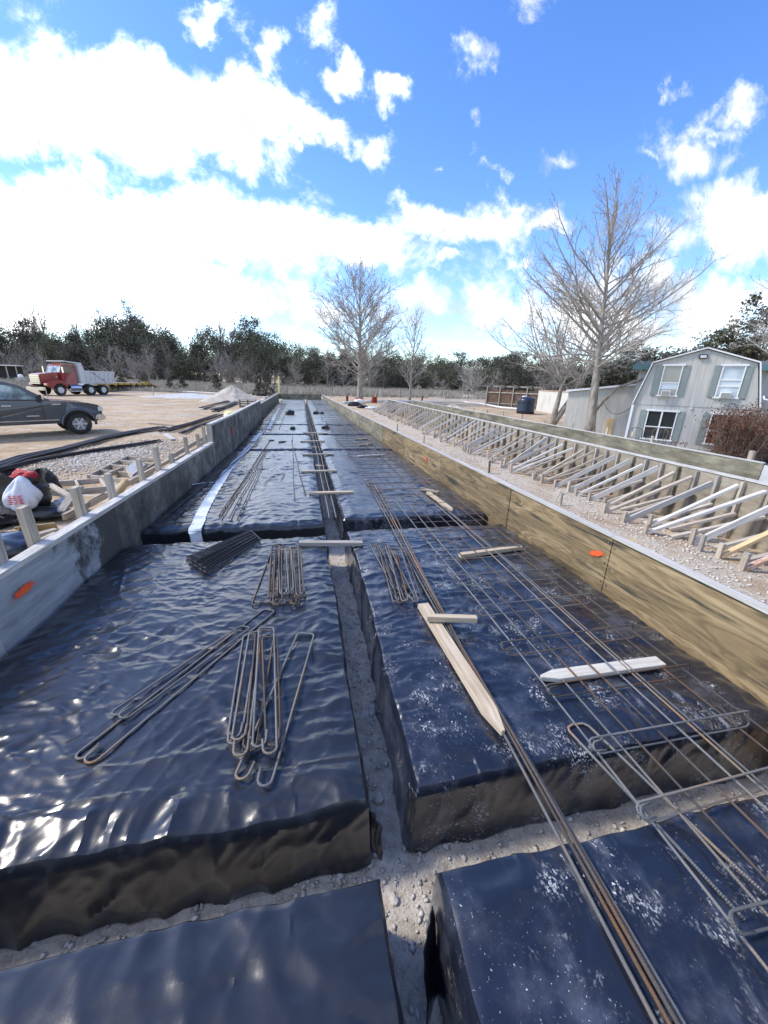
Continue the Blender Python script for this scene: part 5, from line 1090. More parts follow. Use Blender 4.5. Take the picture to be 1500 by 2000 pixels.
la = MB().box((1.545*HK, -.05, (2.76+.5)*HK), (.27, .1, .15)).build('flood_light', blackp, ho); MB().box((1.545*HK, -.104, (2.755+.5)*HK), (.2, .012, .09)).build('lens', lens, la)
MB().box((1.6*HK, -.03, (1.13+.5)*HK), (.07, .06, .06)).build('camera_box', trimw, ho)
MB().box((1.70*HK, -.02, (-.02+.5)*HK), (.07, .04, .09)).build('outlet_box', mat('grey_box', (.4, .42, .4), .6), ho)
hwin(3.75, 4.1, 1.55, 2.2, pane_d, [], [1.85], o=-1.92)
MB().box((4.6*HK, .58, .45*HK), (1.6*HK, .04, .9*HK)).build('porch_shade_panel', glass_d, ho)  # flat dark panel stands in for the shade of a porch opening
# siding battens
for s in np.arange(.02, 3.25, .21):
    zt = .5+min(2.9, np.interp(s, [-.08, .25, 1.6, 2.94, 3.28], [1.15, 2.5, 2.92, 2.5, 1.15]))
    MB().beam((s*HK, -.001, .0), (s*HK, -.001, zt*HK), .008, .006, up=(0, 1, 0)).build('batten', mat('siding_groove', (.36, .35, .33), .9), ho)
# grey shed left of the house
sh = thing('garden_shed', 'long grey lean-to shed behind the largest bare trunk, joined to the house', 'shed', (hp[0], hp[1], hz), hang)
q0 = np.array([-4.6, 2.4]); 
MB().prism([(-3.3, -.2), (-3.3, 2.50), (-.12, 2.92), (-.12, -.2)], 2.45, 5.5).build('wall', cream, sh); MB().prism([(-3.42, 2.50), (-3.42, 2.60), (-.1, 3.03), (-.1, 2.93)], 2.3, 5.7).build('roof', trimw, sh)
for s in np.arange(-3.2, -.2, .6): MB().beam((s, 2.449, -.2), (s, 2.449, 2.86+.123*s*.98), .006, .004, up=(0, 1, 0)).build('batten', MATS['siding_groove'], sh)
MB().box((-1.05, 2.43, .75), (.35, .03, 1.0)).build('plywood_patch', lumber_new, sh)
# cable from the tree to the house
c0 = Dp(1177, 783, 19.0); c1 = np.array([*(hp+np.array([cos(hang), sin(hang)])*-.05*HK), hz+1.7*HK]); P = [c0+(c1-c0)*t-np.array([0, 0, .55*4*t*(1-t)]) for t in np.linspace(0, 1, 12)]
tag(MB().tube(P, .013, 5).build('overhead_cable', blackp), 'thin black cable sagging from the trunk to the house corner', 'cable')
# broken limb leaning from trunk to the house
P = [Dp(1163, 802, 20.0), Dp(1178, 783, 19.7), Dp(1205, 758, 19.2), Dp(1240, 745, 18.7), Dp(1275, 735, 18.3), Dp(1293, 722, 18.2), Dp(1302, 702, 18.2), Dp(1320, 695, 18.3)]
o = MB().tube(P, [.09, .085, .075, .065, .055, .045, .035, .02], 8).build('broken_limb', bark, smooth=True); tag(o, 'pale broken limb bending from the trunk across the house corner', 'branch')
# tall red brown bush in front of the house
q = Dp(1440, 880, 15.2); bz = float(terr(q[0], q[1])); t = thing('large_bush', 'tall reddish brown bush of upright stems in front of the house', 'bush', (q[0], q[1], bz-.1)); r = np.random.RandomState(5); c = MB(); lv = []
for i in range(190):
    a = r.rand()*6.28; rad = .85*r.rand()**.5; p0 = np.array([rad*cos(a)*.9, rad*sin(a)*.6, 0]); d = np.array([p0[0]*.35+r.normal(0, .08), p0[1]*.35+r.normal(0, .08), 1])
    P = branch_path(p0, d, r.uniform(1.7, 2.35), 6, .07, .0, r); c.tube(P, np.linspace(.014, .006, 7), 4, cap=False); twigs(c, P, .012, r, 0, 6, .4, radians(35), .03, .004)
    for k in range(16): lv.append(P[-1-(k % 3)]+r.normal(0, .16, 3))
    for k in range(14): lv.append(P[2+(k % 4)]+r.normal(0, .22, 3))
c.build('stems', mat('brown_stems', (.17, .12, .09), .9, ramp=[(.3, (.10, .065, .045)), (.7, (.26, .2, .155))], scale=3), t)
lv = np.array(lv); n = len(lv); a = r.normal(size=(n, 3)); a /= np.linalg.norm(a, axis=1, keepdims=True); b = np.cross(a, r.normal(size=(n, 3))); b /= np.linalg.norm(b, axis=1, keepdims=True); s = (.026+.024*r.rand(n))[:, None]
npmesh('foliage', np.stack([lv-a*s, lv+b*s*.6, lv+a*s, lv-b*s*.6], 1).reshape(-1, 3), np.arange(4*n).reshape(-1, 4), leaf_r, t)
q = Dp(1305, 872, 15.0); t = thing('small_shrub', 'low leafless reddish shrub under the ground floor window', 'shrub', (q[0], q[1], gz(q[0], q[1]))); c = MB()
for i in range(16):
    P = branch_path((r.normal(0, .15), r.normal(0, .1), 0), (r.normal(0, .5), r.normal(0, .3), 1), .75, 4, .1, 0, r); c.tube(P, np.linspace(.01, .004, 5), 3, cap=False); twigs(c, P, .01, r, 0, 8, .25, .7, .02, .004)
c.build('stems', MATS['brown_stems'], t); lv = r.normal(size=(160, 3))*np.array([.4, .25, .2])+np.array([0, 0, .55]); a = r.normal(size=(160, 3))*.03; b = r.normal(size=(160, 3))*.02
npmesh('foliage', np.stack([lv-a, lv+b, lv+a, lv-b], 1).reshape(-1, 3), np.arange(640).reshape(-1, 4), leaf_r, t)
# leaf litter bank in front of the house
n_ = 9000; px = r.uniform(9.2, 21, n_); py = r.uniform(7.5, 16.5, n_); k = perlin(px*.5, py*.5, 3)+.35*(px > 10)-.1 > r.rand(n_)*.5-.1; px, py = px[k], py[k]; n = len(px)
P = np.stack([px, py, terr(px, py)+.035*fbm(px*.6, py*.6, 3, 5)+.025], -1); a = r.normal(size=(n, 3))*np.array([1, 1, .4])*.03; b = np.cross(a, [0, 0, 1.])*.7+r.normal(size=(n, 3))*.006
o = npmesh('leaf_litter', np.stack([P-a, P+b, P+a, P-b], 1).reshape(-1, 3), np.arange(4*n).reshape(-1, 4), mat('fallen_leaves', (.2, .12, .06), .9, ramp=[(.35, (.11, .06, .03)), (.5, (.22, .13, .07)), (.7, (.42, .33, .22))], scale=4)); tag(o, 'fallen brown leaves covering the ground before the house', 'leaves', kind='stuff')
# metal garden chairs on the patio
def chair(px, py, dep, rz, label):
    q = Dp(px, py, dep); t = thing('garden_chair', label, 'chair', (q[0], q[1], q[2]), rz, 'metal garden chairs at the house wall'); ch = mat('chair_metal', (.12, .12, .11), .5)
    for (x, y) in ((-.25, -.25), (.25, -.25), (-.25, .25), (.25, .25)): MB().tube([(x, y, 0), (x*.95, y*.95, .42)], .014, 6).build('leg', ch, t)
    m_ = MB(); m_.box((0, 0, .43), (.52, .5, .02)); m_.build('seat', ch, t)
    m_ = MB(); m_.tube([(-.25, .25, .44), (-.26, .3, .9), (-.1, .33, 1.0), (.1, .33, 1.0), (.26, .3, .9), (.25, .25, .44)], .014, 6)
    for x in (-.13, 0, .13): m_.tube([(x, .26, .45), (x, .325, .98)], .008, 5)
    m_.build('backrest', ch, t); m_ = MB()
    for s in (-1, 1): m_.tube([(s*.25, -.25, .43), (s*.26, -.25, .65), (s*.26, .27, .66)], .012, 6)
    m_.build('armrest', ch, t)
chair(1237, 884, 16.2, hang+.3, 'dark metal garden chair at the white downpipe'); chair(1276, 886, 15.6, hang-.2, 'dark metal garden chair under the ground floor window')
p_ = Dp(1231, 860, 16.0); tag(MB().beam(p_-[0, 0, 1.2], p_+[.05, 0, .35], .1, .04, up=(1, 0, 0)).build('wood_board', lumber), 'grey board standing upright among the garden chairs', 'board')
# fence, tank, trailer-like white wall
fA = Dp(948, 792, 42); fB = Dp(1054, 800, 39); zf = float(terr(fA[0], fA[1])); fa = np.array([fA[0], fA[1]]); fb = np.array([fB[0], fB[1]]); dv = (fb-fa); Lf = float(np.linalg.norm(dv)); t = thing('wooden_fence', 'brown board fence with taller posts left of the white wall', 'fence', (fa[0], fa[1], zf), math.atan2(dv[1], dv[0]))
fw_ = mat('brown_fence_wood', (.14, .085, .05), .9, ramp=[(.3, (.07, .042, .026)), (.6, (.17, .105, .065)), (.8, (.3, .24, .18))], scale=3, stretch=(4, 4, .5))
m_ = MB(); x = 0
while x < Lf: m_.box((x+.07, 0, .92), (.135, .025, 1.72+random.uniform(-.03, .03))); x += .15
m_.build('boards', fw_, t)
for z in (.4, 1.5): MB().box((Lf/2, -.05, z), (Lf, .05, .09)).build('rail', lumber_old, t)
for x in np.linspace(.05, Lf-.05, 5): MB().box((x, -.09, 1.05), (.1, .1, 2.1)).build('post', lumber_old, t); MB().box((x+.15, .12, 2.12), (.5, .5, .3)).build('post_block', barkd, t)
MB().box((Lf/2, .3, 2.12), (Lf, .05, .14)).build('top_rail', lumber_old, t)
wA = Dp(1046, 806, 37.5); wB = Dp(1135, 822, 29); dv = (wB-wA)[:2]; t = thing('white_wall', 'low cream white wall between the fence and the grey shed', 'wall', (wA[0], wA[1], float(terr(wA[0], wA[1]))), math.atan2(dv[1], dv[0])); Lw = float(np.linalg.norm(dv))
MB().box((Lw/2, .08, .80), (Lw, .16, 2.1)).build('wall', mat('cream_paint', (.58, .56, .50), .8, layers=[((.45, .42, .36), 1.2, .5, .7, (1, 1, .4), None)]), t); MB().box((Lw/2, .08, 1.89), (Lw+.1, .26, .07)).build('coping', lumber_red, t)
q = Dp(1026, 803, 32.5); t = thing('water_tank', 'round dark blue plastic water tank before the wooden fence', 'water tank', (q[0], q[1], float(terr(q[0], q[1]))))
tm = mat('dark_tank', (.014, .02, .035), .35); Rk = .72
MB().lathe([(Rk, 0), (Rk*1.01, .3), (Rk*.99, .33), (Rk*1.01, .6), (Rk*.99, .63), (Rk*1.01, .9), (Rk, 1.1), (Rk*.9, 1.22), (Rk*.55, 1.33), (Rk*.2, 1.36)], (0, 0, 0), 32).build('shell', tm, t, smooth=True)
MB().lathe([(.2, 1.35), (.2, 1.43), (.12, 1.45)], (-.25, 0, 0), 16).build('lid', trimw, t)
q = Dp(1104, 798, 26.5); t = thing('work_table', 'bare metal frame table before the white wall', 'table', (q[0], q[1], float(terr(q[0], q[1]))), -.6)
for (x, y) in ((-.5, 0), (.5, 0), (-.5, .5), (.5, .5)): MB().tube([(x, y, 0), (x, y, 1.15)], .02, 5).build('leg', blackp, t)
MB().box((0, .25, 1.16), (1.1, .6, .03)).build('table_top', trimw, t)
# fence posts and wire of the field fence
q_ = [Dp(x, 760, 53.5) for x in np.linspace(250, 960, 17)]; t = thing('wire_fence', 'thin wire fence on dark steel posts along the field edge', 'fence', (0, 0, 0))
for p in q_: z = float(terr(p[0], p[1])); MB().tube([(p[0], p[1], z-.2), (p[0], p[1], z+1.35)], .03, 5).build('post', barkd, t)
for h in (.5, .85, 1.2): MB().tube([(p[0], p[1], float(terr(p[0], p[1]))+h) for p in q_], .008, 4).build('wire', steel_grey, t)
# white pipe along the lot edge
def ground_tube(pxs, r, label, name, m_, zo=0., cat='pipe'):
    P = []
    for (x, y) in pxs: p = W(x, y, -.5); P.append(np.array([p[0], p[1], float(terr(p[0], p[1]))+r+zo]))
    Q = []
    for a, b in zip(P[:-1], P[1:]):
        for k_ in range(6): Q.append(a+(b-a)*k_/6+np.array([0, .05*sin(k_*1.3+a[0]), 0]))
    Q.append(P[-1]); o = MB().tube(Q, r, 8).build(name, m_, smooth=True); return tag(o, label, cat)
wpipe = mat('white_pipe', (.66, .66, .64), .6)
ground_tube([(150, 751), (205, 757), (273, 761), (350, 767), (432, 771)], .07, 'white drain pipe lying behind the trailer along the field', 'drain_pipe', wpipe, .1)
ground_tube([(486, 778), (560, 779), (640, 782)], .07, 'white pipe closing the far end of the pads', 'drain_pipe', wpipe, .1)
ground_tube([(715, 787), (770, 786), (850, 788), (905, 788), (940, 792), (980, 800), (1015, 803)], .09, 'white pipe curving towards the water tank', 'drain_pipe', wpipe, .1)
pY = W(546, 778, -.5); tag(MB().tube([(pY[0], pY[1], -.6), (pY[0]+.02, pY[1], 2.0)], .09, 8).build('marker_pole', mat('yellow_pole', (.62, .56, .22), .6)), 'upright yellow pole at the far left end of the pads', 'pole')
# orange safety netting
net = mat('orange_netting', (.62, .13, .07), .8)
def netting(px, py, w, h, label, round_=False):
    p = W(px, py, -.5); t = thing('safety_fence', label, 'safety fence', (p[0], p[1], -.5), 0, 'orange netting at the far end')
    m_ = MB(); k = 18; V = []; 
    for i in range(k+1):
        a = i/k*2*pi; x, y = (w*cos(a), w*sin(a)) if round_ else ((i/k-.5)*2*w, .12*sin(i*1.7))
        for j in range(4): V.append((x*(1-.08*j*random.random()), y*(1-.08*j), h*j/3*(.85+.25*random.random())))
    fc = [(i*4+j, i*4+4+j, i*4+5+j, i*4+1+j) for i in range(k) for j in range(3)]
    m_.add(V, fc).build('net', net, t); MB().tube([(w*.8, 0, 0), (w*.8, 0, h*1.35)], .03, 5).build('post', steel_dark, t); MB().tube([(-w*.8, 0, 0), (-w*.8, 0, h*1.2)], .03, 5).build('post', steel_dark, t)
netting(702, 786, .48, .45, 'orange netting wrapped round the foot of the tall bare tree', True); netting(731, 787, .30, .7, 'orange netting panel right of the tall bare tree'); netting(678, 784, .14, .6, 'narrow orange netting on two posts left of the tall tree'); netting(824, 787, .08, .6, 'thin orange strip on a post near the slender tree')
def lump(name, px, py, z, dims, label, m_, cat, seed=0, sub=3, rough=.3, freq=2.5, rz=0., flat=True):
    bm = bmesh.new(); bmesh.ops.create_icosphere(bm, subdivisions=sub, radius=1)
    for v in bm.verts:
        x, y, zz = v.co; n = float(fbm(np.array([x*freq+seed*3.1]), np.array([y*freq+zz*freq*1.7+seed]), 3, seed)[0]); n2 = abs(float(perlin(np.array([x*freq*2.5+zz*3]), np.array([y*freq*2.5+seed]), seed+2)[0]))
        v.co *= 1+rough*n-rough*.6*n2
        if flat: v.co.z = max(v.co.z, -.55)
    me = bpy.data.meshes.new(name); bm.to_mesh(me); bm.free(); me.materials.append(m_); me.polygons.foreach_set('use_smooth', [True]*len(me.polygons))
    o = bpy.data.objects.new(name, me); COL.objects.link(o); p = W(px, py, z); o.location = (p[0], p[1], z+dims[2]*.55); o.scale = dims; o.rotation_euler = (0, 0, rz)
    if label: tag(o, label, cat)
    return o
sand = mat('sand_pile', (.46, .41, .33), .95, ramp=[(.35, (.36, .315, .25)), (.65, (.55, .5, .42))], scale=2.5, bump=.6, bscale=14); gpile = mat('grey_gravel_pile', (.45, .45, .44), .95, ramp=[(.35, (.36, .36, .36)), (.65, (.58, .58, .57))], scale=3, bump=.6, bscale=14)
def scrap(px, py, w, label, seed, up=False):
    w *= .55; k = random.Random(seed); o = lump('plastic_scrap', px, py, 0, (w*.5, w*k.uniform(.12, .2), w*(.34 if up else .10)), None, scrapm, 'x', seed+60, rough=.75, freq=3.4, rz=k.uniform(-.6, .6))
    o.location.z = w*.05; tag(o, label, 'scrap')
scrap(530, 861, .34, 'flat black scrap touching the far white tape', 1); scrap(551, 864, .42, 'longer flat black scrap right of the first', 2); scrap(572, 838, .4, 'small upright black scrap left of the trench', 3, True)
scrap(636, 837, .55, 'rounded black lump right of the trench', 4, True); scrap(567, 809, .9, 'crumpled dark scrap on the far left pad', 5, True); scrap(617, 808, .6, 'tiny black scrap on the far right pad', 6, True); scrap(629, 808, .5, 'tiny black scrap beside the other on the far right pad', 7, True)

def heap(px, py, R, h, label, m_, seed, sx=1.):
    p = W(px, py, -.5); k, n = 16, 40; V = [(0, 0, h)]; 
    for i in range(1, k+1):
        f = i/k
        for j in range(n):
            a = 2*pi*j/n; rr_ = R*f*(1+.12*sin(2*a+seed)+.06*sin(5*a+seed*2)); V.append((rr_*cos(a)*sx, rr_*sin(a), h*(1-f)**1.15+.04*h*sin(7*a+f*9)*(1-f)-.05*(f > .98)))
    fc = [(0, 1+j, 1+(j+1) % n) for j in range(n)]+[(1+(i-1)*n+j, 1+i*n+j, 1+i*n+(j+1) % n, 1+(i-1)*n+(j+1) % n) for i in range(1, k) for j in range(n)]
    o = MB().add(V, fc).build('gravel_pile', m_, smooth=True, loc=(p[0], p[1], float(terr(p[0], p[1]))-.03)); tag(o, label, 'gravel pile')
heap(455, 784, 2.2, 1.5, 'tan cone of gravel behind the tall left form', sand, 1, 1.25); heap(372, 776, 3.2, .5, 'flat spread of pale grey gravel left of the tan cone', gpile, 2, 1.5); heap(519, 787, .9, .62, 'small sand heap by the tallest sapling', sand, 3, 1.0); heap(884, 803, 1.5, .62, 'low sand heap behind the olive form', sand, 4, 1.4); heap(748, 795, 1.0, .25, 'small dirt mound beside the orange netting', mat('dirt_mound', (.40, .27, .16), .95, bump=.5), 5, 1.6)
# stacked boards and oddments by the far forms
p = W(490, 795, -.5); t = thing('pallet_stack', 'stack of grey wooden pallets at the end of the tall dark form', 'pallet', (p[0]-.2, p[1], -.5), .1)
for i in range(4): MB().box((random.uniform(-.05, .05), 0, .07+i*.17), (1.35, 1.1, .04)).build('deck', lumber_old, t); [MB().box((x, 0, .0+i*.17), (.09, 1.1, .09)).build('bearer', barkd, t) for x in (-.6, 0, .6)]
tag(lump('crumpled_sheet', 455, 812, -.5, (.55, .4, .2), None, mat('yellow_sheet', (.62, .58, .25), .6), 'x', 3, rough=.5), 'crumpled pale yellow sheet by the tall dark form', 'sheet')
tag(MB().tube([W(440, 812, -.3), W(452, 815, -.25)], .1, 10).build('pipe_piece', steelw), 'short white pipe piece next to the yellow sheet', 'pipe')
for (px, py, dm, lab, m_) in [(692, 793, (.6, .35, .25), 'heap of black fabric at the foot of the tall bare tree', scrapm), (708, 797, (.5, .3, .18), 'smaller black fabric heap beside the first', scrapm), (680, 788, (.6, .3, .14), 'teal tarp folded left of the tall bare tree', mat('teal_tarp', (.25, .45, .45), .6)), (702, 789, (.55, .3, .3), 'white sack leaning on the tall tree', trimw), (727, 799, (.6, .35, .14), 'pale plastic bag lying at the end of the gravel path', tape), (762, 786, (.4, .3, .2), 'dark heap at the far end of the braced form', scrapm)]:
    tag(lump('cloth_heap', px, py, -.5, dm, None, m_, 'x', len(lab), rough=.5), lab, 'heap')

# ------------------------------------------------------------------ left lot oddments
def bundle(pts, n, spread, r, label, seed, m_=steel_dark):
    rr_ = random.Random(seed); t = thing('rebar_bundle', label, 'rebar bundle', (0, 0, 0)); P = [W(x, y, -.48) for x, y in pts]
    d = nrm(P[-1]-P[0]); sd_ = np.cross(d, (0, 0, 1))
    for i in range(n):
        o = (i/(n-1)-.5)*spread if n > 1 else 0; lay = rr_.choice([0, 1, 2])*r*1.8; Q = []
        sh_ = rr_.uniform(-.25, .25)
        for j, p in enumerate(P):
            pinch = 1-.5*math.exp(-((j/(len(P)-1)-.5)/.3)**2); Q.append(p+sd_*(o*pinch+rr_.uniform(-.02, .02))+d*sh_+np.array([0, 0, lay+.02]))
        R_ = []
        for a, b in zip(Q[:-1], Q[1:]):
            for k_ in range(3): R_.append(a+(b-a)*k_/3)
        R_.append(Q[-1]); MB().tube(R_, r, 5).build('bar', m_, t, smooth=True)
blk = mat('black_coated_bar', (.03, .03, .034), .55)
bundle([(-60, 935), (40, 900), (120, 882), (200, 860), (260, 847), (318, 838)], 15, .52, .019, 'longest black rebar bundle crossing the lot from the left edge', 1, blk)
bundle([(-40, 930), (60, 905), (180, 884), (250, 874), (306, 865)], 7, .16, .017, 'thinner black rebar bundle in front of the longest one', 2, blk)
bundle([(322, 845), (350, 836), (380, 828), (430, 811)], 9, .42, .02, 'short dark rebar bundle beside the tall stained form', 3, blk)
bundle([(356, 846), (380, 835), (436, 816)], 6, .24, .02, 'dark rebar bundle nearest the top of the tall form', 4, blk)
bundle([(395, 800), (420, 792), (455, 783)], 5, .35, .03, 'far thin rebar bundle in front of the grey gravel', 5, blk)
bundle([(418, 804), (440, 797), (465, 787)], 8, .5, .03, 'far thick rebar bundle in front of the tan cone', 6, blk)
def gboard(px0, px1, z0, z1, w, t, label, m_=lumber, name='wood_board', group=None):
    a = W(*px0, z0); b = W(*px1, z1); c = (a+b)/2; o = MB().beam(a-c, b-c, w, t).build(name, m_, loc=c); return tag(o, label, 'board', group)
gboard((322, 847), (338, 858), -.46, -.46, .16, .03, 'short white board at the end of the short dark bundle', capwood); gboard((290, 826), (345, 831), -.46, -.46, .1, .03, 'thin pale board lying behind the black bundles', lumber)
# ladder like form frames
def frame(p00, p01, p10, nr, label, z=-.44, sheetm=None):
    A = W(*p00, z); B = W(*p01, z); Cc = W(*p10, z); t = thing('form_frame', label, 'lumber frame', tuple(A)); b = B-A; c = Cc-A
    for s in (0, 1): MB().beam(c*s, b+c*s, .04, .09).build('rail', lumber_old, t)
    for i in range(nr): q = b*(.02+.96*i/(nr-1)); MB().beam(q+c*.03, q+c*.97, .04, .09).build('rung', lumber, t)
    if sheetm: m_ = MB(); d = np.array([0, 0, .06]); m_.add([b*.0+d, b+d, b+c+d, c+d, b*0+d+[0, 0, .02], b+d+[0, 0, .02], b+c+d+[0, 0, .02], c+d+[0, 0, .02]], [(3, 2, 1, 0), (4, 5, 6, 7), (0, 1, 5, 4), (1, 2, 6, 5), (2, 3, 7, 6), (3, 0, 4, 7)]); m_.build('sheet', sheetm, t)
frame((172, 932), (250, 893), (248, 942), 5, 'ladder like lumber frame lying left of the low form'); frame((96, 945), (198, 938), (100, 963), 3, 'flat lumber frame lying behind the leaning board'); 
frame((247, 920), (272, 902), (260, 935), 2, 'lumber frame covered by a blue grey sheet near the stakes', -.40, form_pale)
for i, (a, b, w, t_, m_, lab, z0, z1) in enumerate([((118, 1000), (155, 950), .12, .04, lumber_old, 'pale board leaning up towards the lumber frames', -.35, -.1), ((95, 945), (150, 978), .09, .04, lumber, 'pale board crossing under the leaning board', -.3, -.3),
        ((62, 1048), (110, 1035), .09, .04, lumber, 'short pale lumber offcut behind the first stake', -.2, -.2), ((66, 1062), (108, 1042), .05, .04, lumber, 'thin lumber offcut behind the first stake', -.2, -.2), ((125, 1010), (205, 968), .05, .09, lumber, 'long lumber rail lying behind the middle stakes', -.3, -.3), ((175, 985), (330, 900), .04, .09, lumber, 'longest lumber rail lying along the low form', -.3, -.3),
        ((205, 930), (240, 915), .04, .09, lumber, 'short rail lying near the ladder like frame', -.4, -.4), ((330, 895), (415, 845), .04, .12, lumber_old, 'grey rail lying along the low form by the tall one', -.35, -.3), ((342, 900), (412, 862), .04, .09, lumber, 'lower pale rail by the tall form', -.3, -.25)]):
    gboard(a, b, z0, z1, w, t_, lab, m_)
p = W(118, 1010, -.35)
c_ = W(52, 1004, -.5); blackbag = mat('black_bin_bag', (.010, .010, .011), .28, bump=1., bscale=12, bdist=.04); redbag = mat('red_bag', (.55, .02, .035), .4, bump=.7, bscale=14, bdist=.03); whitebag = mat('white_bag', (.66, .68, .72), .4, bump=.8, bscale=9, bdist=.03)
bm_ = thing('rubbish_bag', 'tall open black rubbish bag holding red packaging at the left edge', 'rubbish bag', (c_[0], c_[1], -.5)); k, n = 18, 48; V = []
for i in range(k+1):
    f = i/k; rad = .31*(1.06-.12*abs(f-.45)*2)+.03*sin(f*22)*.5
    for j in range(n):
        a = 2*pi*j/n; w_ = 1+.09*float(perlin(np.array([cos(a)*2.2+f*4]), np.array([sin(a)*2.2+f*6]), 3)[0])+.05*abs(float(perlin(np.array([cos(a)*1.2+f*1]), np.array([f*17+sin(a)]), 6)[0]))
        V.append((rad*w_*cos(a)*1.12, rad*w_*sin(a), .66*f+(.05*sin(a*3)+.03*sin(a*7) if f > .85 else 0)))
fc = [(i*n+j, i*n+(j+1) % n, (i+1)*n+(j+1) % n, (i+1)*n+j) for i in range(k) for j in range(n)]+[tuple(range(n-1, -1, -1))]
MB().add(V, fc).build('bag', blackbag, bm_, smooth=True)
for i, (dx, dy, dz, s_, lab) in enumerate([(.04, .08, .60, .115, 'tallest red packet standing in the black rubbish bag'), (.17, .04, .585, .105, 'right hand red packet in the black rubbish bag'), (-.09, -.06, .55, .15, 'widest red packet at the front of the black rubbish bag')]):
    o = lump('red_packet', 40, 960, -.5, (s_*1.15, s_*.8, s_*(.95 if i < 2 else .55)), lab, redbag, 'packet', i+4, rough=.35); o.location = (c_[0]+dx, c_[1]+dy, -.5+dz); o['group'] = 'red packets in the rubbish bag'
# white carrier bag
cw = c_+np.array([.22, -.36, 0]); tb = thing('carrier_bag', 'white plastic carrier bag with red print leaning on the black bag', 'plastic bag', (cw[0], cw[1], -.30), .25); V = []; k, n = 26, 64
for i in range(k+1):
    f = i/k; rad = .20*max(0, sin(pi*(.10+.9*f)**.72))**.75+.010
    for j in range(n):
        a = 2*pi*j/n; w_ = 1+.30*float(perlin(np.array([cos(a)*1.6+f*2]), np.array([sin(a)*1.6+f*3]), 8)[0])-.20*abs(float(perlin(np.array([cos(a)*3.2+f*1.5]), np.array([sin(a)*3.2+f*2.5]), 9)[0]))
        V.append((rad*w_*cos(a)+.05*f, rad*w_*sin(a)*.75, .50*f))
fc = [(i*n+j, i*n+(j+1) % n, (i+1)*n+(j+1) % n, (i+1)*n+j) for i in range(k) for j in range(n)]+[tuple(range(n-1, -1, -1)), tuple(range(k*n, k*n+n))]
MB().add(V, fc).build('bag', whitebag, tb, smooth=True)
m_ = MB()
for i in range(15):
    z = .13+.028*(i // 3); xx = -.07+.06*(i % 3)+random.uniform(-.01, .01); y = -.185+.25*xx*xx*3
    m_.box((xx, y, z), (random.uniform(.02, .045), .012, .014))
m_.build('red_print', redbag, tb)
def low(px, py, z, dims, label, m_, cat, name, seed, **k): o = lump(name, px, py, z, dims, label, m_, cat, seed, **k); return o
low(8, 1022, -.5, (.42, .3, .16), 'black bag slumped at the left edge below the tall one', blackbag, 'rubbish bag', 'rubbish_bag', 21, rough=.4); low(88, 962, -.5, (.26, .24, .3), 'second tall black bag right behind the white bag', blackbag, 'rubbish bag', 'rubbish_bag', 22, rough=.35)
low(12, 1090, -.5, (.42, .32, .2), 'heap of spare black sheeting at the left edge behind the first stake', plastic, 'sheeting', 'sheeting_heap', 23, rough=.45, freq=3); low(95, 1010, -.45, (.3, .16, .1), 'black scrap sheeting between the second and third stakes', scrapm, 'sheeting', 'sheeting_heap', 24, rough=.5)
low(125, 990, -.42, (.16, .12, .09), 'clear plastic wrap crumpled at the leaning board', whitebag, 'plastic wrap', 'plastic_wrap', 25, rough=.5); low(3, 985, -.35, (.12, .1, .07), 'pale blue scrap at the left edge', mat('blue_scrap', (.3, .45, .7), .6), 'scrap', 'plastic_scrap', 26)
card = mat('cardboard', (.50, .37, .19), .85, ramp=[(.4, (.44, .31, .155)), (.6, (.55, .42, .23))], scale=3)
p = W(75, 1040, -.33); t = thing('cardboard_box', 'torn open tan cardboard behind the second stake', 'cardboard', (p[0], p[1], -.40), .3)
m_ = MB(); m_.box((0, .02, .09), (.4, .012, .26), np.array([[1, 0, 0], [0, .8, -.6], [0, .6, .8]])); m_.build('panel', card, t); MB().box((-.2, -.05, .08), (.012, .22, .2), np.array([[.9, 0, .43], [0, 1, 0], [-.43, 0, .9]])).build('panel', card, t); MB().box((.05, -.12, .0), (.36, .3, .012)).build('panel', card, t)
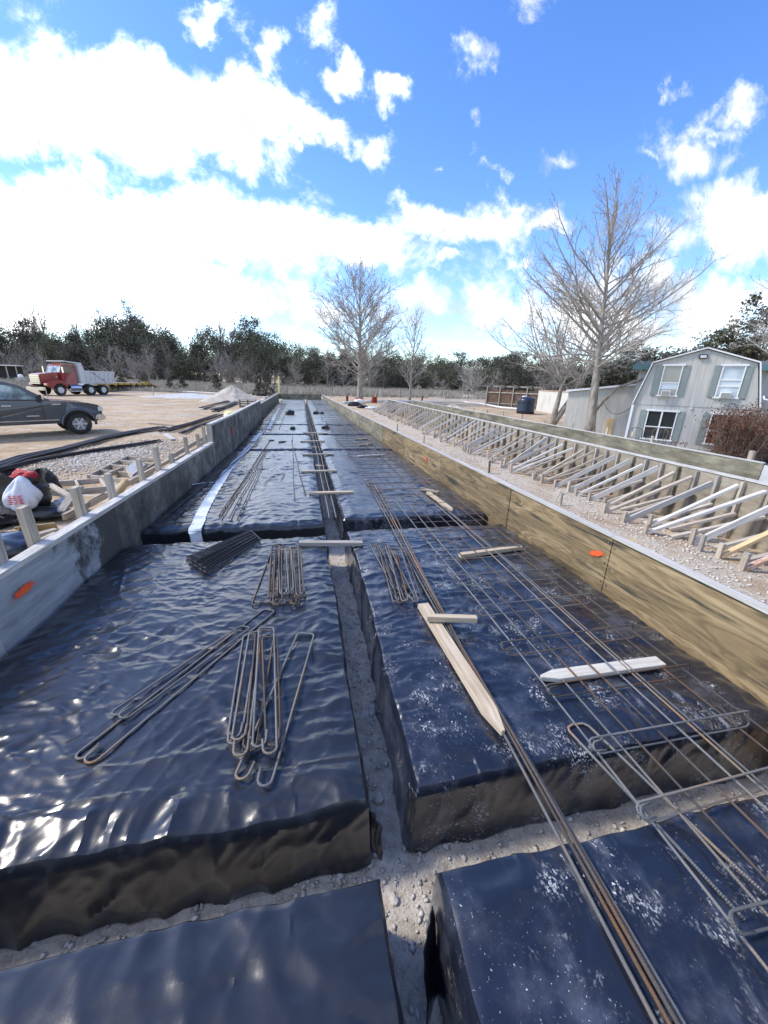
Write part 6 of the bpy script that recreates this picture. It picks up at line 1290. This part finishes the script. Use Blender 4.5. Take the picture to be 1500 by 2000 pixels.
p = W(212, 985, -.1); tag(MB().tube([p, p+np.array([.14, .35, .25])], .055, 10).build('cardboard_tube', card), 'tan cardboard tube leaning between the stakes', 'tube')
p = W(18, 985, -.3); tag(MB().box((p[0]-.02, p[1], -.2), (.3, .2, .02), np.array([[.95, 0, .3], [0, 1, 0], [-.3, 0, .95]])).build('cardboard_sheet', card), 'flat tan cardboard piece at the left edge by the black bag', 'cardboard')
# things at the far left, behind the pickup
q = Dp(10, 748, 62); t = thing('equipment_shed', 'dark open shed with pale roof edge at the far left', 'shed', (q[0], q[1], gz(q[0], q[1])), .3)
for x in (-1.8, -.6, .6, 1.8): MB().box((x, 0, 1.2), (.14, .14, 2.4)).build('post', lumber_old, t)
MB().box((0, 1.2, 2.45), (4.4, 3, .14)).build('roof', trimw, t); MB().box((0, 2.5, 1.2), (4, .1, 2.3)).build('back_wall', blackp, t)
q = Dp(45, 748, 58); t = thing('white_tank_trailer', 'pale machine with a white dome left of the red cab', 'machine', (q[0], q[1], gz(q[0], q[1])), .2)
t.scale = (.7, .7, .7); MB().box((0, 0, .9), (2.2, 1.2, .8)).build('body', lumber_old, t, bevel=.1); MB().lathe([(.45, 0), (.5, .3), (.35, .6), (.1, .7)], (-.1, 0, 1.3), 16).build('dome', trimw, t); MB().beam((-1.0, 0, .7), (-2.4, 0, .5), .1, .1).build('drawbar', steel_grey, t)
for s in (-1, 1): wheel(t, .3, s*.7, .35, .35, .2, steelw, 6)
p = Dp(92, 768, 34); tag(MB().beam(p-[0, 0, 1.3], p+[-.05, 0, .42], .05, .05, up=(1, 0, 0)).build('marker_stake', lumber), 'thin pale stake standing in front of the dump truck', 'stake')
for i, (px, py, h, lab) in enumerate([(300, 775, 1.1, 'pale survey stake beside the trailer ramp'), (310, 765, 1.9, 'taller pale stake behind the trailer ramp'), (480, 778, 1.2, 'pale stake by the tan gravel cone'), (645, 778, .8, 'short pale stake at the far right end of the pads')]):
    p = W(px, py, -.5); z = gz(p[0], p[1]); tag(MB().beam((p[0], p[1], z-.1), (p[0]+.04, p[1], z+h), .1, .06, up=(1, 0, 0)).build('marker_stake', lumber), lab, 'stake')
